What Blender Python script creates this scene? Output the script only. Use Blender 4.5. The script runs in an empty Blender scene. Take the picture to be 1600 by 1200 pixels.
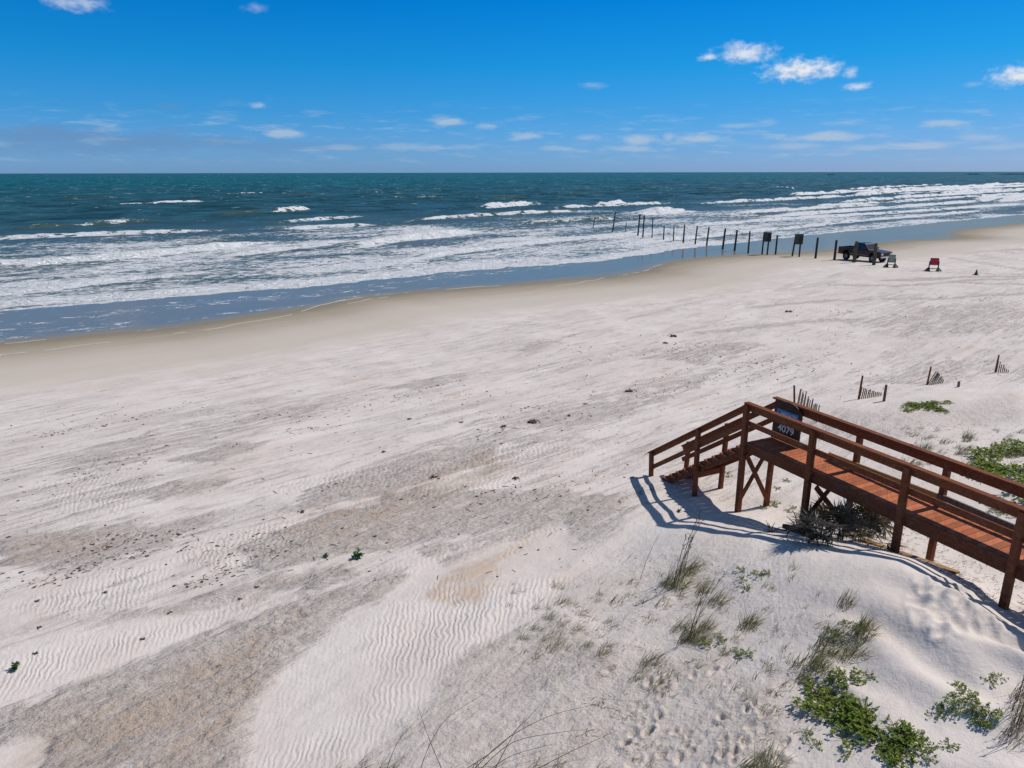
import bpy, bmesh, math, random
import numpy as np
from mathutils import Vector, Matrix

random.seed(7)
RNG = np.random.default_rng(7)
scene = bpy.context.scene
COL = scene.collection
PI = math.pi

# ------------------------------------------------------------------ camera numbers
CAM_Z = 10.5
PITCH = math.radians(16.6)
FPX = 1109.0                      # focal length in pixels of the 1600 px wide photograph

# shore frame: u along the shore, v out to sea
SX, SY = 0.81, 0.5864
NX, NY = -0.5864, 0.81
SHORE_ANG = math.atan2(SY, SX)

# ------------------------------------------------------------------ noise (numpy)
_PERM = np.random.default_rng(3).permutation(1024)
_VAL = np.random.default_rng(4).random(1024) * 2 - 1

def vnoise(x, y, seed=0):
    x = np.asarray(x, float); y = np.asarray(y, float)
    xi = np.floor(x).astype(np.int64); yi = np.floor(y).astype(np.int64)
    fx = x - xi; fy = y - yi
    fx = fx * fx * fx * (fx * (fx * 6 - 15) + 10); fy = fy * fy * fy * (fy * (fy * 6 - 15) + 10)
    def h(a, b):
        return _VAL[_PERM[(_PERM[(a + seed * 17) & 1023] + b) & 1023]]
    a = h(xi, yi); b = h(xi + 1, yi); c = h(xi, yi + 1); d = h(xi + 1, yi + 1)
    return (a * (1 - fx) + b * fx) * (1 - fy) + (c * (1 - fx) + d * fx) * fy

def fbm(x, y, seed=0, octv=4, gain=0.5):
    s = 0.0; a = 1.0; t = 0.0
    for k in range(octv):
        s = s + a * vnoise(x * 2 ** k + 13.7 * k, y * 2 ** k - 7.3 * k, seed + k)
        t += a; a *= gain
    return s / t

def sstep(a, b, x):
    t = np.clip((np.asarray(x, float) - a) / (b - a), 0, 1)
    return t * t * (3 - 2 * t)

def to_uv(x, y):
    return x * SX + y * SY, x * NX + y * NY

def to_xy(u, v):
    return u * SX + v * NX, u * SY + v * NY

# ------------------------------------------------------------------ sand height
FILM = np.array([(-400, 56), (-60, 56.5), (-30, 55), (-12, 56.2), (-0.6, 55.5), (4.1, 55.2), (8.6, 54.1), (15.6, 55.1), (20, 56), (25.6, 58.5), (34, 57.2),
                 (44.3, 55.8), (52.1, 54.7), (57.4, 55.2), (66.2, 59.5), (73.7, 59.9), (80.1, 59.8), (86.3, 56.3),
                 (100.5, 55.3), (115.7, 56.5), (127, 53.4), (132, 54), (138, 58.5), (150, 61.3), (178, 61), (215, 59),
                 (260, 62), (320, 60), (4000, 62)], float)
def film_v(u):
    return np.interp(u, FILM[:, 0], FILM[:, 1]) + 0.35 * vnoise(np.asarray(u) / 3.1, 0 * np.asarray(u) + 5.5, 9) + 0.15 * vnoise(np.asarray(u) / .9, 0 * np.asarray(u) + 2.5, 8)

CTRL = np.array([
    (5.9, 16.85, 1.98), (6.75, 17.26, 1.93), (6.8, 14.9, 2.35), (7.7, 15.4, 2.2), (7.75, 12.9, 3.05), (8.76, 11.0, 2.97),
    (9.7, 11.5, 2.7), (8.75, 13.4, 2.55), (4.2, 20.2, 1.5), (5.17, 18.4, 1.69), (3.6, 15.9, 2.08), (4.38, 15.05, 2.4),
    (5.41, 13.77, 2.85), (6.22, 12.8, 3.2), (7.48, 11.08, 3.6), (8.01, 9.47, 3.45), (9.6, 8.0, 3.3), (11, 6, 3.2), (11.5, 9, 2.8),
    (4.0, 12, 2.62), (6.0, 9.5, 3.25), (5, 8, 3.0), (7, 7, 3.2), (2, 9, 2.35), (0, 8, 2.2), (-2, 9, 2.0), (2, 13, 2.1),
    (2.8, 14.5, 2.0), (0, 12, 1.97), (-4, 10, 1.75), (-8, 11, 1.65), (-4, 14, 1.65), (0, 16, 1.7), (2, 18, 1.62), (-10, 18, 1.5), (0, 22, 1.42),
    (8, 23, 1.55), (6, 26, 1.28), (9, 19.5, 1.85), (10, 17, 2.15), (12, 14, 2.6), (14.4, 19.8, 2.45), (12, 22, 1.85), (16, 24, 2.05),
    (11.5, 27.4, 1.45), (14.7, 27.6, 1.7), (13, 25.3, 1.95), (16.0, 26.0, 2.2), (18, 29.5, 1.62), (22.5, 31.6, 1.5), (22, 27, 2.2), (20, 22, 2.5),
    (18, 16, 2.8), (27, 30, 2.2), (15, 35, 1.12), (25, 38, 1.2), (33, 39, 1.5), (0, 30, 1.1), (-12, 28, 1.05), (-18, 18, 1.4),
    (-14, 10, 1.6), (-12, 2, 1.8), (0, 0, 2.4), (10, 0, 3.0), (20, 5, 3.0), (32, 24, 2.6), (35, 10, 3.0)], float)

def base_z(x, y):
    u, v = to_uv(x, y)
    e = film_v(u)
    w = e - v                                     # metres inland of the water's edge
    z = np.where(w < 0, 0.03 * w, 0.035 * np.minimum(w, 44))
    z = z - 0.006 * 0
    z = np.maximum(z, -7.0)
    dune = 1.5 * sstep(9, -6, v) * (0.8 + 0.5 * vnoise(x / 9., y / 9., 21))
    return z, dune, u, v

def _tps(r2):
    return 0.5 * r2 * np.log(np.maximum(r2, 1e-9))

def _solve():
    bz, du, u, v = base_z(CTRL[:, 0], CTRL[:, 1])
    res = CTRL[:, 2] - bz
    n = len(CTRL)
    d = CTRL[:, None, :2] - CTRL[None, :, :2]
    K = _tps((d ** 2).sum(-1)) + np.eye(n) * 0.25
    Pm = np.c_[np.ones(n), CTRL[:, :2]]
    A = np.zeros((n + 3, n + 3)); A[:n, :n] = K; A[:n, n:] = Pm; A[n:, :n] = Pm.T
    return np.linalg.solve(A, np.r_[res, 0, 0, 0])
_W = _solve()

def smooth_z(x, y):
    x = np.asarray(x, float); y = np.asarray(y, float)
    bz, dune, u, v = base_z(x, y)
    sh = x.shape
    win = sstep(1.0, 0.0, np.maximum((np.abs(x - 6) - 16) / 14, (np.abs(y - 17) - 14) / 12))
    res = np.zeros(sh)
    m = win > 0
    xx = x[m]; yy = y[m]
    if xx.size:
        acc = _W[-3] + _W[-2] * xx + _W[-1] * yy
        for i in range(len(CTRL)):
            acc = acc + _W[i] * _tps((xx - CTRL[i, 0]) ** 2 + (yy - CTRL[i, 1]) ** 2)
        res[m] = acc
    # far dunes
    return bz + res * win + dune * (1 - win)

FOOT = []
def ground_z(x, y):
    x = np.asarray(x, float); y = np.asarray(y, float)
    z = smooth_z(x, y)
    u, v = to_uv(x, y)
    dry = sstep(50, 36, v)
    ca, sa = math.cos(math.radians(40)), math.sin(math.radians(40))
    a = x * ca + y * sa; b = -x * sa + y * ca           # along / across the wind streaks
    z = z + dry * (0.10 * fbm(a / 7., b / 1.7, 31, 3) + 0.035 * fbm(a / 1.6, b / .6, 41, 3))
    mound = np.exp(-(((x - 7.3) / 2.6) ** 2 + ((y - 8.6) / 2.6) ** 2))
    z = z + 0.10 * mound * np.sin((x * .8 + y * .55) * 6.5 + 3 * vnoise(x / 1.1, y / 1.1, 5)) * (0.5 + 0.5 * vnoise(x / 1.5, y / 1.5, 6))
    return z

def g(x, y):
    return float(ground_z(np.array([x]), np.array([y]))[0])

def at(px, py, lift=0.0):
    """ground point under a place of the photograph (1600x1200)"""
    a = math.atan((py - 600) / FPX) + PITCH
    d0, d1 = 4.0, 220.0
    for npt in (160, 24, 24):
        d = np.linspace(d0, d1, npt)
        h = CAM_Z - d * math.tan(a)
        D = d * math.cos(PITCH) + (CAM_Z - h) * math.sin(PITCH)
        x = (px - 800) / FPX * D
        gz = ground_z(x, d) + lift
        k = int(np.argmax(gz >= h))
        d0, d1 = d[max(k - 1, 0)], d[k]
    return Vector((float(x[k]), float(d[k]), float(gz[k] - lift)))

def at_z(px, py, z):
    a = math.atan((py - 600) / FPX) + PITCH
    d = (CAM_Z - z) / math.tan(a)
    D = d * math.cos(PITCH) + (CAM_Z - z) * math.sin(PITCH)
    return Vector(((px - 800) / FPX * D, d, z))

def ray_at_y(px, py, y):
    a = math.atan((py - 600) / FPX) + PITCH
    z = CAM_Z - y * math.tan(a)
    D = y * math.cos(PITCH) + (CAM_Z - z) * math.sin(PITCH)
    return Vector(((px - 800) / FPX * D, y, z))

# ------------------------------------------------------------------ object helpers
def tag(o, label=None, cat=None, group=None, kind=None):
    if label: o['label'] = label
    if cat: o['category'] = cat
    if group: o['group'] = group
    if kind: o['kind'] = kind
    return o

def empty(name, loc, rz=0.0):
    o = bpy.data.objects.new(name, None)
    COL.objects.link(o)
    o.location = loc; o.rotation_euler = (0, 0, rz); o.empty_display_size = 0.3
    return o

class MB:
    """collects vertices and faces and links them as one mesh object"""
    def __init__(s): s.v = []; s.f = []; s.uv = None
    def add(s, vs, fs):
        o = len(s.v); s.v += [tuple(p) for p in vs]; s.f += [tuple(i + o for i in f) for f in fs]
    def box(s, c, d, rz=0.0):
        c = Vector(c); M = Matrix.Rotation(rz, 3, 'Z')
        vs = [c + M @ Vector((sx * d[0] / 2, sy * d[1] / 2, sz * d[2] / 2)) for sx in (-1, 1) for sy in (-1, 1) for sz in (-1, 1)]
        s.add(vs, [(0, 1, 3, 2), (4, 6, 7, 5), (0, 4, 5, 1), (2, 3, 7, 6), (0, 2, 6, 4), (1, 5, 7, 3)])
    def beam(s, p0, p1, w, h, side=None):
        p0 = Vector(p0); p1 = Vector(p1); d = (p1 - p0).normalized()
        if side is None:
            side = d.cross(Vector((0, 0, 1)))
            if side.length < 1e-3: side = Vector((1, 0, 0))
        side = (Vector(side) - d * d.dot(Vector(side))).normalized(); up = side.cross(d).normalized()
        vs = []
        for p in (p0, p1):
            for a, b in ((-1, -1), (1, -1), (1, 1), (-1, 1)):
                vs.append(p + side * a * w / 2 + up * b * h / 2)
        s.add(vs, [(3, 2, 1, 0), (4, 5, 6, 7), (0, 1, 5, 4), (1, 2, 6, 5), (2, 3, 7, 6), (3, 0, 4, 7)])
    def tube(s, pts, rad, n=6, cap=True):
        pts = [Vector(p) for p in pts]; k = len(pts)
        if not hasattr(rad, '__len__'): rad = [rad] * k
        o = len(s.v)
        for i, p in enumerate(pts):
            d = (pts[min(i + 1, k - 1)] - pts[max(i - 1, 0)]).normalized()
            a = d.cross(Vector((0.31, 0.2, 1)) if abs(d.z) < .9 else Vector((1, 0.1, 0))).normalized(); b = d.cross(a)
            for j in range(n):
                t = 2 * PI * j / n
                s.v.append(tuple(p + (a * math.cos(t) + b * math.sin(t)) * rad[i]))
        for i in range(k - 1):
            for j in range(n):
                s.f.append((o + i * n + j, o + i * n + (j + 1) % n, o + (i + 1) * n + (j + 1) % n, o + (i + 1) * n + j))
        if cap:
            s.f.append(tuple(o + j for j in range(n))[::-1]); s.f.append(tuple(o + (k - 1) * n + j for j in range(n)))
    def blade(s, base, lean, length, width, curl, seg=4, az=None):
        base = Vector(base); lean = Vector(lean)
        side = Vector((-lean.y, lean.x, 0))
        if side.length < 1e-4: side = Vector((1, 0, 0))
        side.normalize()
        o = len(s.v)
        p = base.copy(); d = (Vector((0, 0, 1)) + lean).normalized()
        for i in range(seg + 1):
            t = i / seg
            w = width * (1 - t) ** .7 * (.6 + .4 * min(1, 3 * t)) / 2
            if i < seg:
                s.v.append(tuple(p - side * w)); s.v.append(tuple(p + side * w))
            else:
                s.v.append(tuple(p))
            d = (d + lean.normalized() * curl / seg + Vector((0, 0, -curl * .6 / seg))).normalized() if lean.length > 1e-4 else d
            p = p + d * length / seg
        for i in range(seg - 1):
            s.f.append((o + 2 * i, o + 2 * i + 1, o + 2 * i + 3, o + 2 * i + 2))
        s.f.append((o + 2 * seg - 2, o + 2 * seg - 1, o + 2 * seg))
    def leaf(s, c, d, up, ln, wd):
        c = Vector(c); d = Vector(d).normalized(); sd = d.cross(Vector(up)).normalized(); n = sd.cross(d)
        s.add([c, c + d * ln * .35 + sd * wd * .5 + n * wd * .18, c + d * ln * .75 + sd * wd * .42 + n * wd * .12, c + d * ln,
               c + d * ln * .75 - sd * wd * .42 + n * wd * .12, c + d * ln * .35 - sd * wd * .5 + n * wd * .18, c + d * ln * .55 - n * wd * .05],
              [(0, 1, 6), (1, 2, 6), (2, 3, 6), (3, 4, 6), (4, 5, 6), (5, 0, 6)])
    def mesh(s, name, mat, smooth=False):
        me = bpy.data.meshes.new(name)
        me.from_pydata(s.v, [], s.f)
        me.materials.append(mat)
        if smooth: me.polygons.foreach_set('use_smooth', [True] * len(me.polygons))
        me.update()
        return me
    def build(s, name, mat, parent=None, smooth=False, bevel=0.0, fix=False):
        me = s.mesh(name, mat, smooth)
        if fix:
            bm = bmesh.new(); bm.from_mesh(me); bmesh.ops.recalc_face_normals(bm, faces=bm.faces[:]); bm.to_mesh(me); bm.free()
        o = bpy.data.objects.new(name, me); COL.objects.link(o)
        if parent is not None: o.parent = parent
        if bevel:
            m = o.modifiers.new('bevel', 'BEVEL'); m.width = bevel; m.segments = 2; m.limit_method = 'ANGLE'
        return o

def copy_tree(o, parent=None):
    c = o.copy(); COL.objects.link(c)
    if parent is not None: c.parent = parent
    for ch in [x for x in o.children]:
        copy_tree(ch, c)
    return c

# ------------------------------------------------------------------ materials
def new_mat(name):
    m = bpy.data.materials.new(name); m.use_nodes = True
    nt = m.node_tree; nt.nodes.clear()
    out = nt.nodes.new('ShaderNodeOutputMaterial')
    return m, nt, out

class N:
    """small node-writing helper"""
    def __init__(s, nt): s.nt = nt
    def node(s, t, **kw):
        n = s.nt.nodes.new(t)
        for k, v in kw.items(): setattr(n, k, v)
        return n
    def put(s, sock, v):
        if isinstance(v, bpy.types.NodeSocket): s.nt.links.new(v, sock)
        elif v is not None: sock.default_value = v
    def math(s, op, a, b=None, c=None, clamp=False):
        n = s.node('ShaderNodeMath', operation=op, use_clamp=clamp)
        s.put(n.inputs[0], a)
        if b is not None: s.put(n.inputs[1], b)
        if c is not None: s.put(n.inputs[2], c)
        return n.outputs[0]
    def vmath(s, op, a, b=None):
        n = s.node('ShaderNodeVectorMath', operation=op)
        s.put(n.inputs[0], a)
        if b is not None: s.put(n.inputs[1], b)
        return n.outputs['Value'] if op in ('DOT_PRODUCT', 'LENGTH') else n.outputs[0]
    def noise(s, vec, scale=1.0, detail=4.0, rough=0.55, dist=0.0, col=False):
        n = s.node('ShaderNodeTexNoise'); s.put(n.inputs['Vector'], vec)
        n.inputs['Scale'].default_value = scale; n.inputs['Detail'].default_value = detail
        n.inputs['Roughness'].default_value = rough; n.inputs['Distortion'].default_value = dist
        return n.outputs['Color'] if col else n.outputs['Fac']
    def ramp(s, f, lo, hi, a=0.0, b=1.0):
        n = s.node('ShaderNodeMapRange', interpolation_type='SMOOTHSTEP')
        s.put(n.inputs[0], f); s.put(n.inputs[1], lo); s.put(n.inputs[2], hi); s.put(n.inputs[3], a); s.put(n.inputs[4], b)
        return n.outputs[0]
    def mix(s, f, a, b, mode='MIX'):
        n = s.node('ShaderNodeMix', data_type='RGBA', blend_type=mode)
        s.put(n.inputs['Factor'], f)
        s.put(n.inputs['A'] if False else n.inputs[6], a if isinstance(a, bpy.types.NodeSocket) else (*a, 1.0))
        s.put(n.inputs[7], b if isinstance(b, bpy.types.NodeSocket) else (*b, 1.0))
        return n.outputs[2]
    def attr(s, name):
        n = s.node('ShaderNodeAttribute'); n.attribute_name = name; return n.outputs['Fac']
    def pos(s): return s.node('ShaderNodeNewGeometry').outputs['Position']
    def obj(s): return s.node('ShaderNodeTexCoord').outputs['Object']
    def mapping(s, v, rot=(0, 0, 0), scale=(1, 1, 1), loc=(0, 0, 0)):
        n = s.node('ShaderNodeMapping'); s.put(n.inputs['Vector'], v)
        n.inputs['Rotation'].default_value = rot; n.inputs['Scale'].default_value = scale; n.inputs['Location'].default_value = loc
        return n.outputs[0]
    def bump(s, h, strength=1.0, dist=0.01, normal=None):
        n = s.node('ShaderNodeBump'); s.put(n.inputs['Height'], h); s.put(n.inputs['Strength'], strength); s.put(n.inputs['Distance'], dist)
        if normal is not None: s.put(n.inputs['Normal'], normal)
        return n.outputs[0]
    def bsdf(s, color, rough=0.6, spec=0.3, normal=None, metallic=0.0, **kw):
        n = s.node('ShaderNodeBsdfPrincipled')
        s.put(n.inputs['Base Color'], color if isinstance(color, bpy.types.NodeSocket) else (*color, 1.0))
        s.put(n.inputs['Roughness'], rough); s.put(n.inputs['Specular IOR Level'], spec); s.put(n.inputs['Metallic'], metallic)
        if normal is not None: s.put(n.inputs['Normal'], normal)
        for k, v in kw.items(): s.put(n.inputs[k.replace('_', ' ')], v)
        return n.outputs[0]

def simple(name, col, rough=0.6, spec=0.3, var=0.25, scale=6.0, metallic=0.0, bump=0.0, **kw):
    m, nt, out = new_mat(name); n = N(nt)
    p = n.obj()
    f = n.noise(p, scale, 5, .6)
    c = n.mix(n.ramp(f, .3, .7), tuple(x * (1 - var) for x in col), tuple(min(1, x * (1 + var)) for x in col))
    nm = n.bump(n.noise(p, scale * 4, 4), .6, bump) if bump else None
    nt.links.new(n.bsdf(c, rough, spec, nm, metallic, **kw), out.inputs[0])
    return m

def wood(name, col, dark, scale=(1, 1, 1), rough=.55, spec=.25, boards=False):
    m, nt, out = new_mat(name); n = N(nt)
    p = n.mapping(n.obj(), (0, 0, 0.4497 - PI / 2 + 0.0), (1, 1, 1))
    q = n.vmath('MULTIPLY', p, (22 * scale[0], 22 * scale[1], 22 * scale[2]))
    grain = n.noise(q, 1.0, 6, .65, .3)
    big = n.noise(n.obj(), 1.7, 4, .6)
    c = n.mix(n.ramp(grain, .3, .7), dark, col)
    c = n.mix(n.ramp(big, .45, .7, 0, .5), c, tuple(x * .6 + .03 for x in col))
    if boards:
        isl = n.node('ShaderNodeNewGeometry').outputs['Random Per Island']
        c = n.mix(1.0, c, n.mix(isl, (.68, .66, .66), (1.18, 1.16, 1.12)), 'MULTIPLY')
    wear = n.math('MULTIPLY', n.ramp(n.noise(n.obj(), 4.3, 6, .7), .52, .68), n.ramp(grain, .38, .62))
    c = n.mix(n.math('MULTIPLY', wear, .5), c, (.24, .17, .125))
    mark = n.ramp(n.noise(n.vmath('MULTIPLY', p, (7, 7, 7)), 1, 3, .5), .70, .74)
    c = n.mix(n.math('MULTIPLY', mark, .55), c, tuple(x * .35 for x in dark))
    nt.links.new(n.bsdf(c, rough, spec, n.bump(grain, .5, .004)), out.inputs[0])
    return m

M = {}
M['rail'] = wood('stained_rail_wood', (.240, .080, .036), (.130, .043, .021), (1, .12, 1), .7, .05)
M['deck'] = wood('stained_deck_wood', (.52, .172, .074), (.37, .112, .048), (.12, 1, 1), .7, .1, True)
M['beam'] = wood('stained_beam_wood', (.205, .066, .030), (.11, .037, .019), (1, .12, 1), .7, .05)
M['yellow'] = wood('raw_pine_wood', (.46, .27, .10), (.30, .16, .05), (1, .1, 1))
M['tan_wood'] = wood('pale_slat_wood', (.36, .26, .16), (.20, .14, .085), (1, 1, .1))
M['grey_wood'] = wood('weathered_grey_wood', (.17, .13, .10), (.08, .06, .05), (1, 1, .1))
M['piling'] = wood('piling_wood', (.050, .045, .036), (.022, .020, .018), (1, 1, .1), .8)
M['piling_green'] = wood('green_piling_wood', (.105, .110, .050), (.05, .055, .03), (1, 1, .1), .8)

# ------------------------------------------------------------------ grids
def axis(segs):
    """segs: start, then (end, step0, growth)"""
    out = [segs[0]]
    for end, step, gr in segs[1:]:
        s = step
        while out[-1] < end:
            out.append(out[-1] + s); s *= gr
        out[-1] = end
    return np.array(out)

def grid_object(name, X, Y, Z, mat, attrs):
    ny, nx = X.shape
    me = bpy.data.meshes.new(name)
    co = np.empty((ny * nx, 3), np.float32); co[:, 0] = X.ravel(); co[:, 1] = Y.ravel(); co[:, 2] = Z.ravel()
    idx = np.arange(ny * nx).reshape(ny, nx)
    q = np.stack([idx[:-1, :-1], idx[:-1, 1:], idx[1:, 1:], idx[1:, :-1]], -1).reshape(-1, 4)
    me.vertices.add(len(co)); me.vertices.foreach_set('co', co.ravel())
    me.loops.add(q.size); me.loops.foreach_set('vertex_index', q.ravel().astype(np.int32))
    me.polygons.add(len(q)); me.polygons.foreach_set('loop_start', np.arange(0, q.size, 4, dtype=np.int32))
    me.polygons.foreach_set('use_smooth', np.ones(len(q), bool))
    me.update(calc_edges=True)
    for k, a in attrs.items():
        at_ = me.attributes.new(k, 'FLOAT', 'POINT'); at_.data.foreach_set('value', a.ravel().astype(np.float32))
    me.materials.append(mat)
    o = bpy.data.objects.new(name, me); COL.objects.link(o)
    return o

# ------------------------------------------------------------------ SAND
def poly_mask(X, Y, pix, soft, z=None):
    """soft mask of a ground area given by its outline (photograph places dropped on the sand)"""
    P = [at(*p) for p in pix]; P = np.array([(p.x, p.y) for p in P])
    lo = P.min(0) - 3 * soft; hi = P.max(0) + 3 * soft
    m = (X > lo[0]) & (X < hi[0]) & (Y > lo[1]) & (Y < hi[1])
    res = np.zeros(X.shape)
    x = X[m]; y = Y[m]
    x = x + soft * .8 * fbm(x / (2 * soft), y / (2 * soft), 61, 3); y = y + soft * .8 * fbm(x / (2 * soft), y / (2 * soft), 71, 3)
    inside = np.zeros(x.shape, bool); dist = np.full(x.shape, 1e9)
    k = len(P)
    for i in range(k):
        a = P[i]; b = P[(i + 1) % k]
        c = ((a[1] > y) != (b[1] > y)) & (x < (b[0] - a[0]) * (y - a[1]) / (b[1] - a[1] + 1e-12) + a[0])
        inside ^= c
        d = b - a; t = np.clip(((x - a[0]) * d[0] + (y - a[1]) * d[1]) / (d @ d + 1e-9), 0, 1)
        dist = np.minimum(dist, np.hypot(x - a[0] - t * d[0], y - a[1] - t * d[1]))
    sd = np.where(inside, dist, -dist)
    res[m] = sstep(-soft, soft, sd)
    return res

def line_mask(X, Y, pix, wid):
    P = [at(*p) for p in pix]; P = np.array([(p.x, p.y) for p in P])
    lo = P.min(0) - 4 * wid; hi = P.max(0) + 4 * wid
    m = (X > lo[0]) & (X < hi[0]) & (Y > lo[1]) & (Y < hi[1]); res = np.zeros(X.shape); x = X[m]; y = Y[m]; dist = np.full(x.shape, 1e9)
    for a, b in zip(P, P[1:]):
        d = b - a; t = np.clip(((x - a[0]) * d[0] + (y - a[1]) * d[1]) / (d @ d + 1e-9), 0, 1)
        dist = np.minimum(dist, np.hypot(x - a[0] - t * d[0], y - a[1] - t * d[1]))
    res[m] = np.exp(-(dist / wid) ** 2); return res

def build_sand():
    xs = axis([-11.0, (-3, .05, 1.0), (9, .032, 1.0), (11.0, .05, 1.0), (34, .06, 1.012), (150, .4, 1.035), (2600, 3.0, 1.1)])
    left = axis([0.0, (12, .06, 1.02), (90, .3, 1.06), (500, 6, 1.2)])
    xs = np.r_[-11.0 - left[::-1][:-1], xs]
    ys = axis([-14.0, (5.5, .5, 1.0), (6.5, .1, 1.0), (12.5, .032, 1.0), (19, .05, 1.0), (32, .055, 1.004), (60, .09, 1.008), (150, .2, 1.02), (2100, 2.0, 1.12)])
    X, Y = np.meshgrid(xs, ys)
    Z = ground_z(X, Y)
    U, V = to_uv(X, Y)
    # footprints and scuffs pressed into the sand
    marks = []
    for k in range(62):
        t = random.random(); p = at(985 + 230 * t + random.gauss(0, 26), 1045 + 150 * random.random()); marks.append((p.x, p.y, random.uniform(.05, .09), random.uniform(.03, .06)))
    for k in range(60):
        t = random.random(); p = at(330 + 160 * t + random.uniform(-30, 30), 1110 - 190 * t + random.uniform(-45, 45)); marks.append((p.x, p.y, random.uniform(.07, .13), random.uniform(.010, .024)))
    for k in range(40):
        p = at(random.uniform(1430, 1600), random.uniform(900, 990)); marks.append((p.x, p.y, random.uniform(.1, .16), .03))
    for mx, my, r, dep in marks:
        i0, i1 = np.searchsorted(xs, (mx - 3 * r, mx + 3 * r)); j0, j1 = np.searchsorted(ys, (my - 3 * r, my + 3 * r))
        sx = X[j0:j1, i0:i1] - mx; sy = Y[j0:j1, i0:i1] - my; an = random.uniform(.3, 1.2)
        a = (sx * math.cos(an) + sy * math.sin(an)) / (1.5 * r); b = (-sx * math.sin(an) + sy * math.cos(an)) / (.75 * r)
        q = a * a + b * b
        Z[j0:j1, i0:i1] += dep * (-np.exp(-q * 1.6) + .55 * np.exp(-(np.sqrt(q) - 1.25) ** 2 * 7))
    attrs = {}
    rip = np.zeros(X.shape)
    for pix, s in [([(330, 1215), (560, 1170), (660, 1090), (740, 1010), (880, 920), (850, 905), (760, 920), (690, 905), (600, 950), (560, 1010), (600, 1060), (560, 1120), (430, 1180)], .35),
                   ([(560, 900), (680, 850), (860, 815), (880, 825), (760, 850), (640, 900)], .25),
                   ([(0, 1085), (0, 1030), (130, 1000), (340, 950), (420, 935), (240, 1010)], .3),
                   ([(40, 940), (130, 905), (260, 880), (240, 930), (130, 960)], .3),
                   ([(270, 880), (330, 840), (470, 815), (500, 830), (380, 890)], .3),
                   ([(440, 760), (560, 730), (800, 690), (960, 700), (700, 745), (560, 770)], .4),
                   ([(60, 760), (140, 735), (240, 750), (200, 790), (90, 800)], .4),
                   ([(560, 790), (640, 760), (820, 735), (900, 740), (700, 780)], .35)]:
        rip = np.maximum(rip, poly_mask(X, Y, pix, s * 1.6))
    attrs['ripple'] = rip
    pale = np.zeros(X.shape)
    for pix, s in [([(380, 1215), (400, 1110), (470, 1020), (620, 920), (700, 880), (880, 815), (900, 830), (880, 920), (740, 1010), (640, 1120), (560, 1190)], .3),
                   ([(0, 1090), (0, 1020), (200, 970), (420, 925), (250, 1010), (60, 1080)], .3),
                   ([(0, 1215), (0, 1165), (60, 1150), (70, 1180), (40, 1215)], .2),
                   ([(1180, 860), (1330, 860), (1500, 930), (1600, 1040), (1600, 1215), (1440, 1190), (1400, 1060), (1300, 960)], .5)]:
        pale = np.maximum(pale, poly_mask(X, Y, pix, s))
    attrs['pale'] = pale
    dark = np.zeros(X.shape)
    for pix, s, a in [([(0, 1165), (0, 1115), (150, 1060), (280, 1010), (380, 960), (520, 920), (640, 880), (620, 905), (480, 1000), (410, 1100), (370, 1215), (50, 1215), (80, 1150)], .35, 1.0),
                      ([(0, 880), (0, 840), (120, 825), (250, 820), (330, 800), (350, 815), (230, 860), (90, 895)], .35, .9),
                      ([(140, 985), (200, 960), (330, 930), (420, 905), (540, 880), (560, 900), (380, 945), (210, 985)], .3, .9),
                      ([(370, 850), (480, 810), (620, 770), (760, 760), (980, 770), (980, 800), (760, 830), (560, 860), (420, 890)], .4, .9),
                      ([(430, 800), (520, 750), (700, 700), (800, 690), (740, 730), (600, 770)], .35, .8),
                      ([(150, 780), (280, 750), (380, 745), (300, 775)], .3, .8),
                      ([(260, 720), (360, 690), (420, 690), (340, 722)], .3, .8),
                      ([(640, 860), (720, 840), (900, 800), (1000, 790), (960, 830), (860, 880), (760, 905), (700, 885)], .3, .55),
                      ([(800, 1010), (860, 960), (980, 1010), (960, 1070), (880, 1090), (800, 1090), (700, 1110)], .5, .8),
                      ([(620, 1060), (740, 1010), (840, 970), (800, 1010), (700, 1080)], .2, .7),
                      ([(560, 1215), (640, 1130), (720, 1060), (800, 1000), (960, 1000), (1100, 1020), (1230, 1050), (1260, 1215)], .6, .66),
                      ([(880, 940), (1000, 850), (1180, 870), (1250, 940), (1100, 1010), (960, 1000)], .5, .38),
                      ([(1230, 680), (1330, 640), (1480, 640), (1600, 610), (1600, 660), (1440, 670), (1390, 690)], .5, .5),
                      ([(1330, 600), (1450, 560), (1560, 560), (1480, 600)], .6, .45),
                      ([(0, 740), (120, 700), (400, 640), (600, 600), (420, 670), (120, 750)], .8, .42),
                      ([(600, 720), (780, 660), (1000, 600), (1150, 560), (1100, 600), (860, 700), (700, 740)], .7, .40),
                      ([(780, 655), (900, 630), (1050, 620), (980, 650), (840, 672)], .4, .6),
                      ([(570, 610), (700, 585), (760, 580), (690, 605)], .4, .6),
                      ([(780, 550), (860, 530), (910, 522), (850, 548)], .6, .6),
                      ([(1000, 560), (1130, 535), (1200, 540), (1100, 570)], .6, .6),
                      ([(1300, 500), (1450, 480), (1600, 470), (1600, 520), (1420, 525)], 1.2, .5),
                      ]:
        dark = np.maximum(dark, a * poly_mask(X, Y, pix, s))
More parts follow.
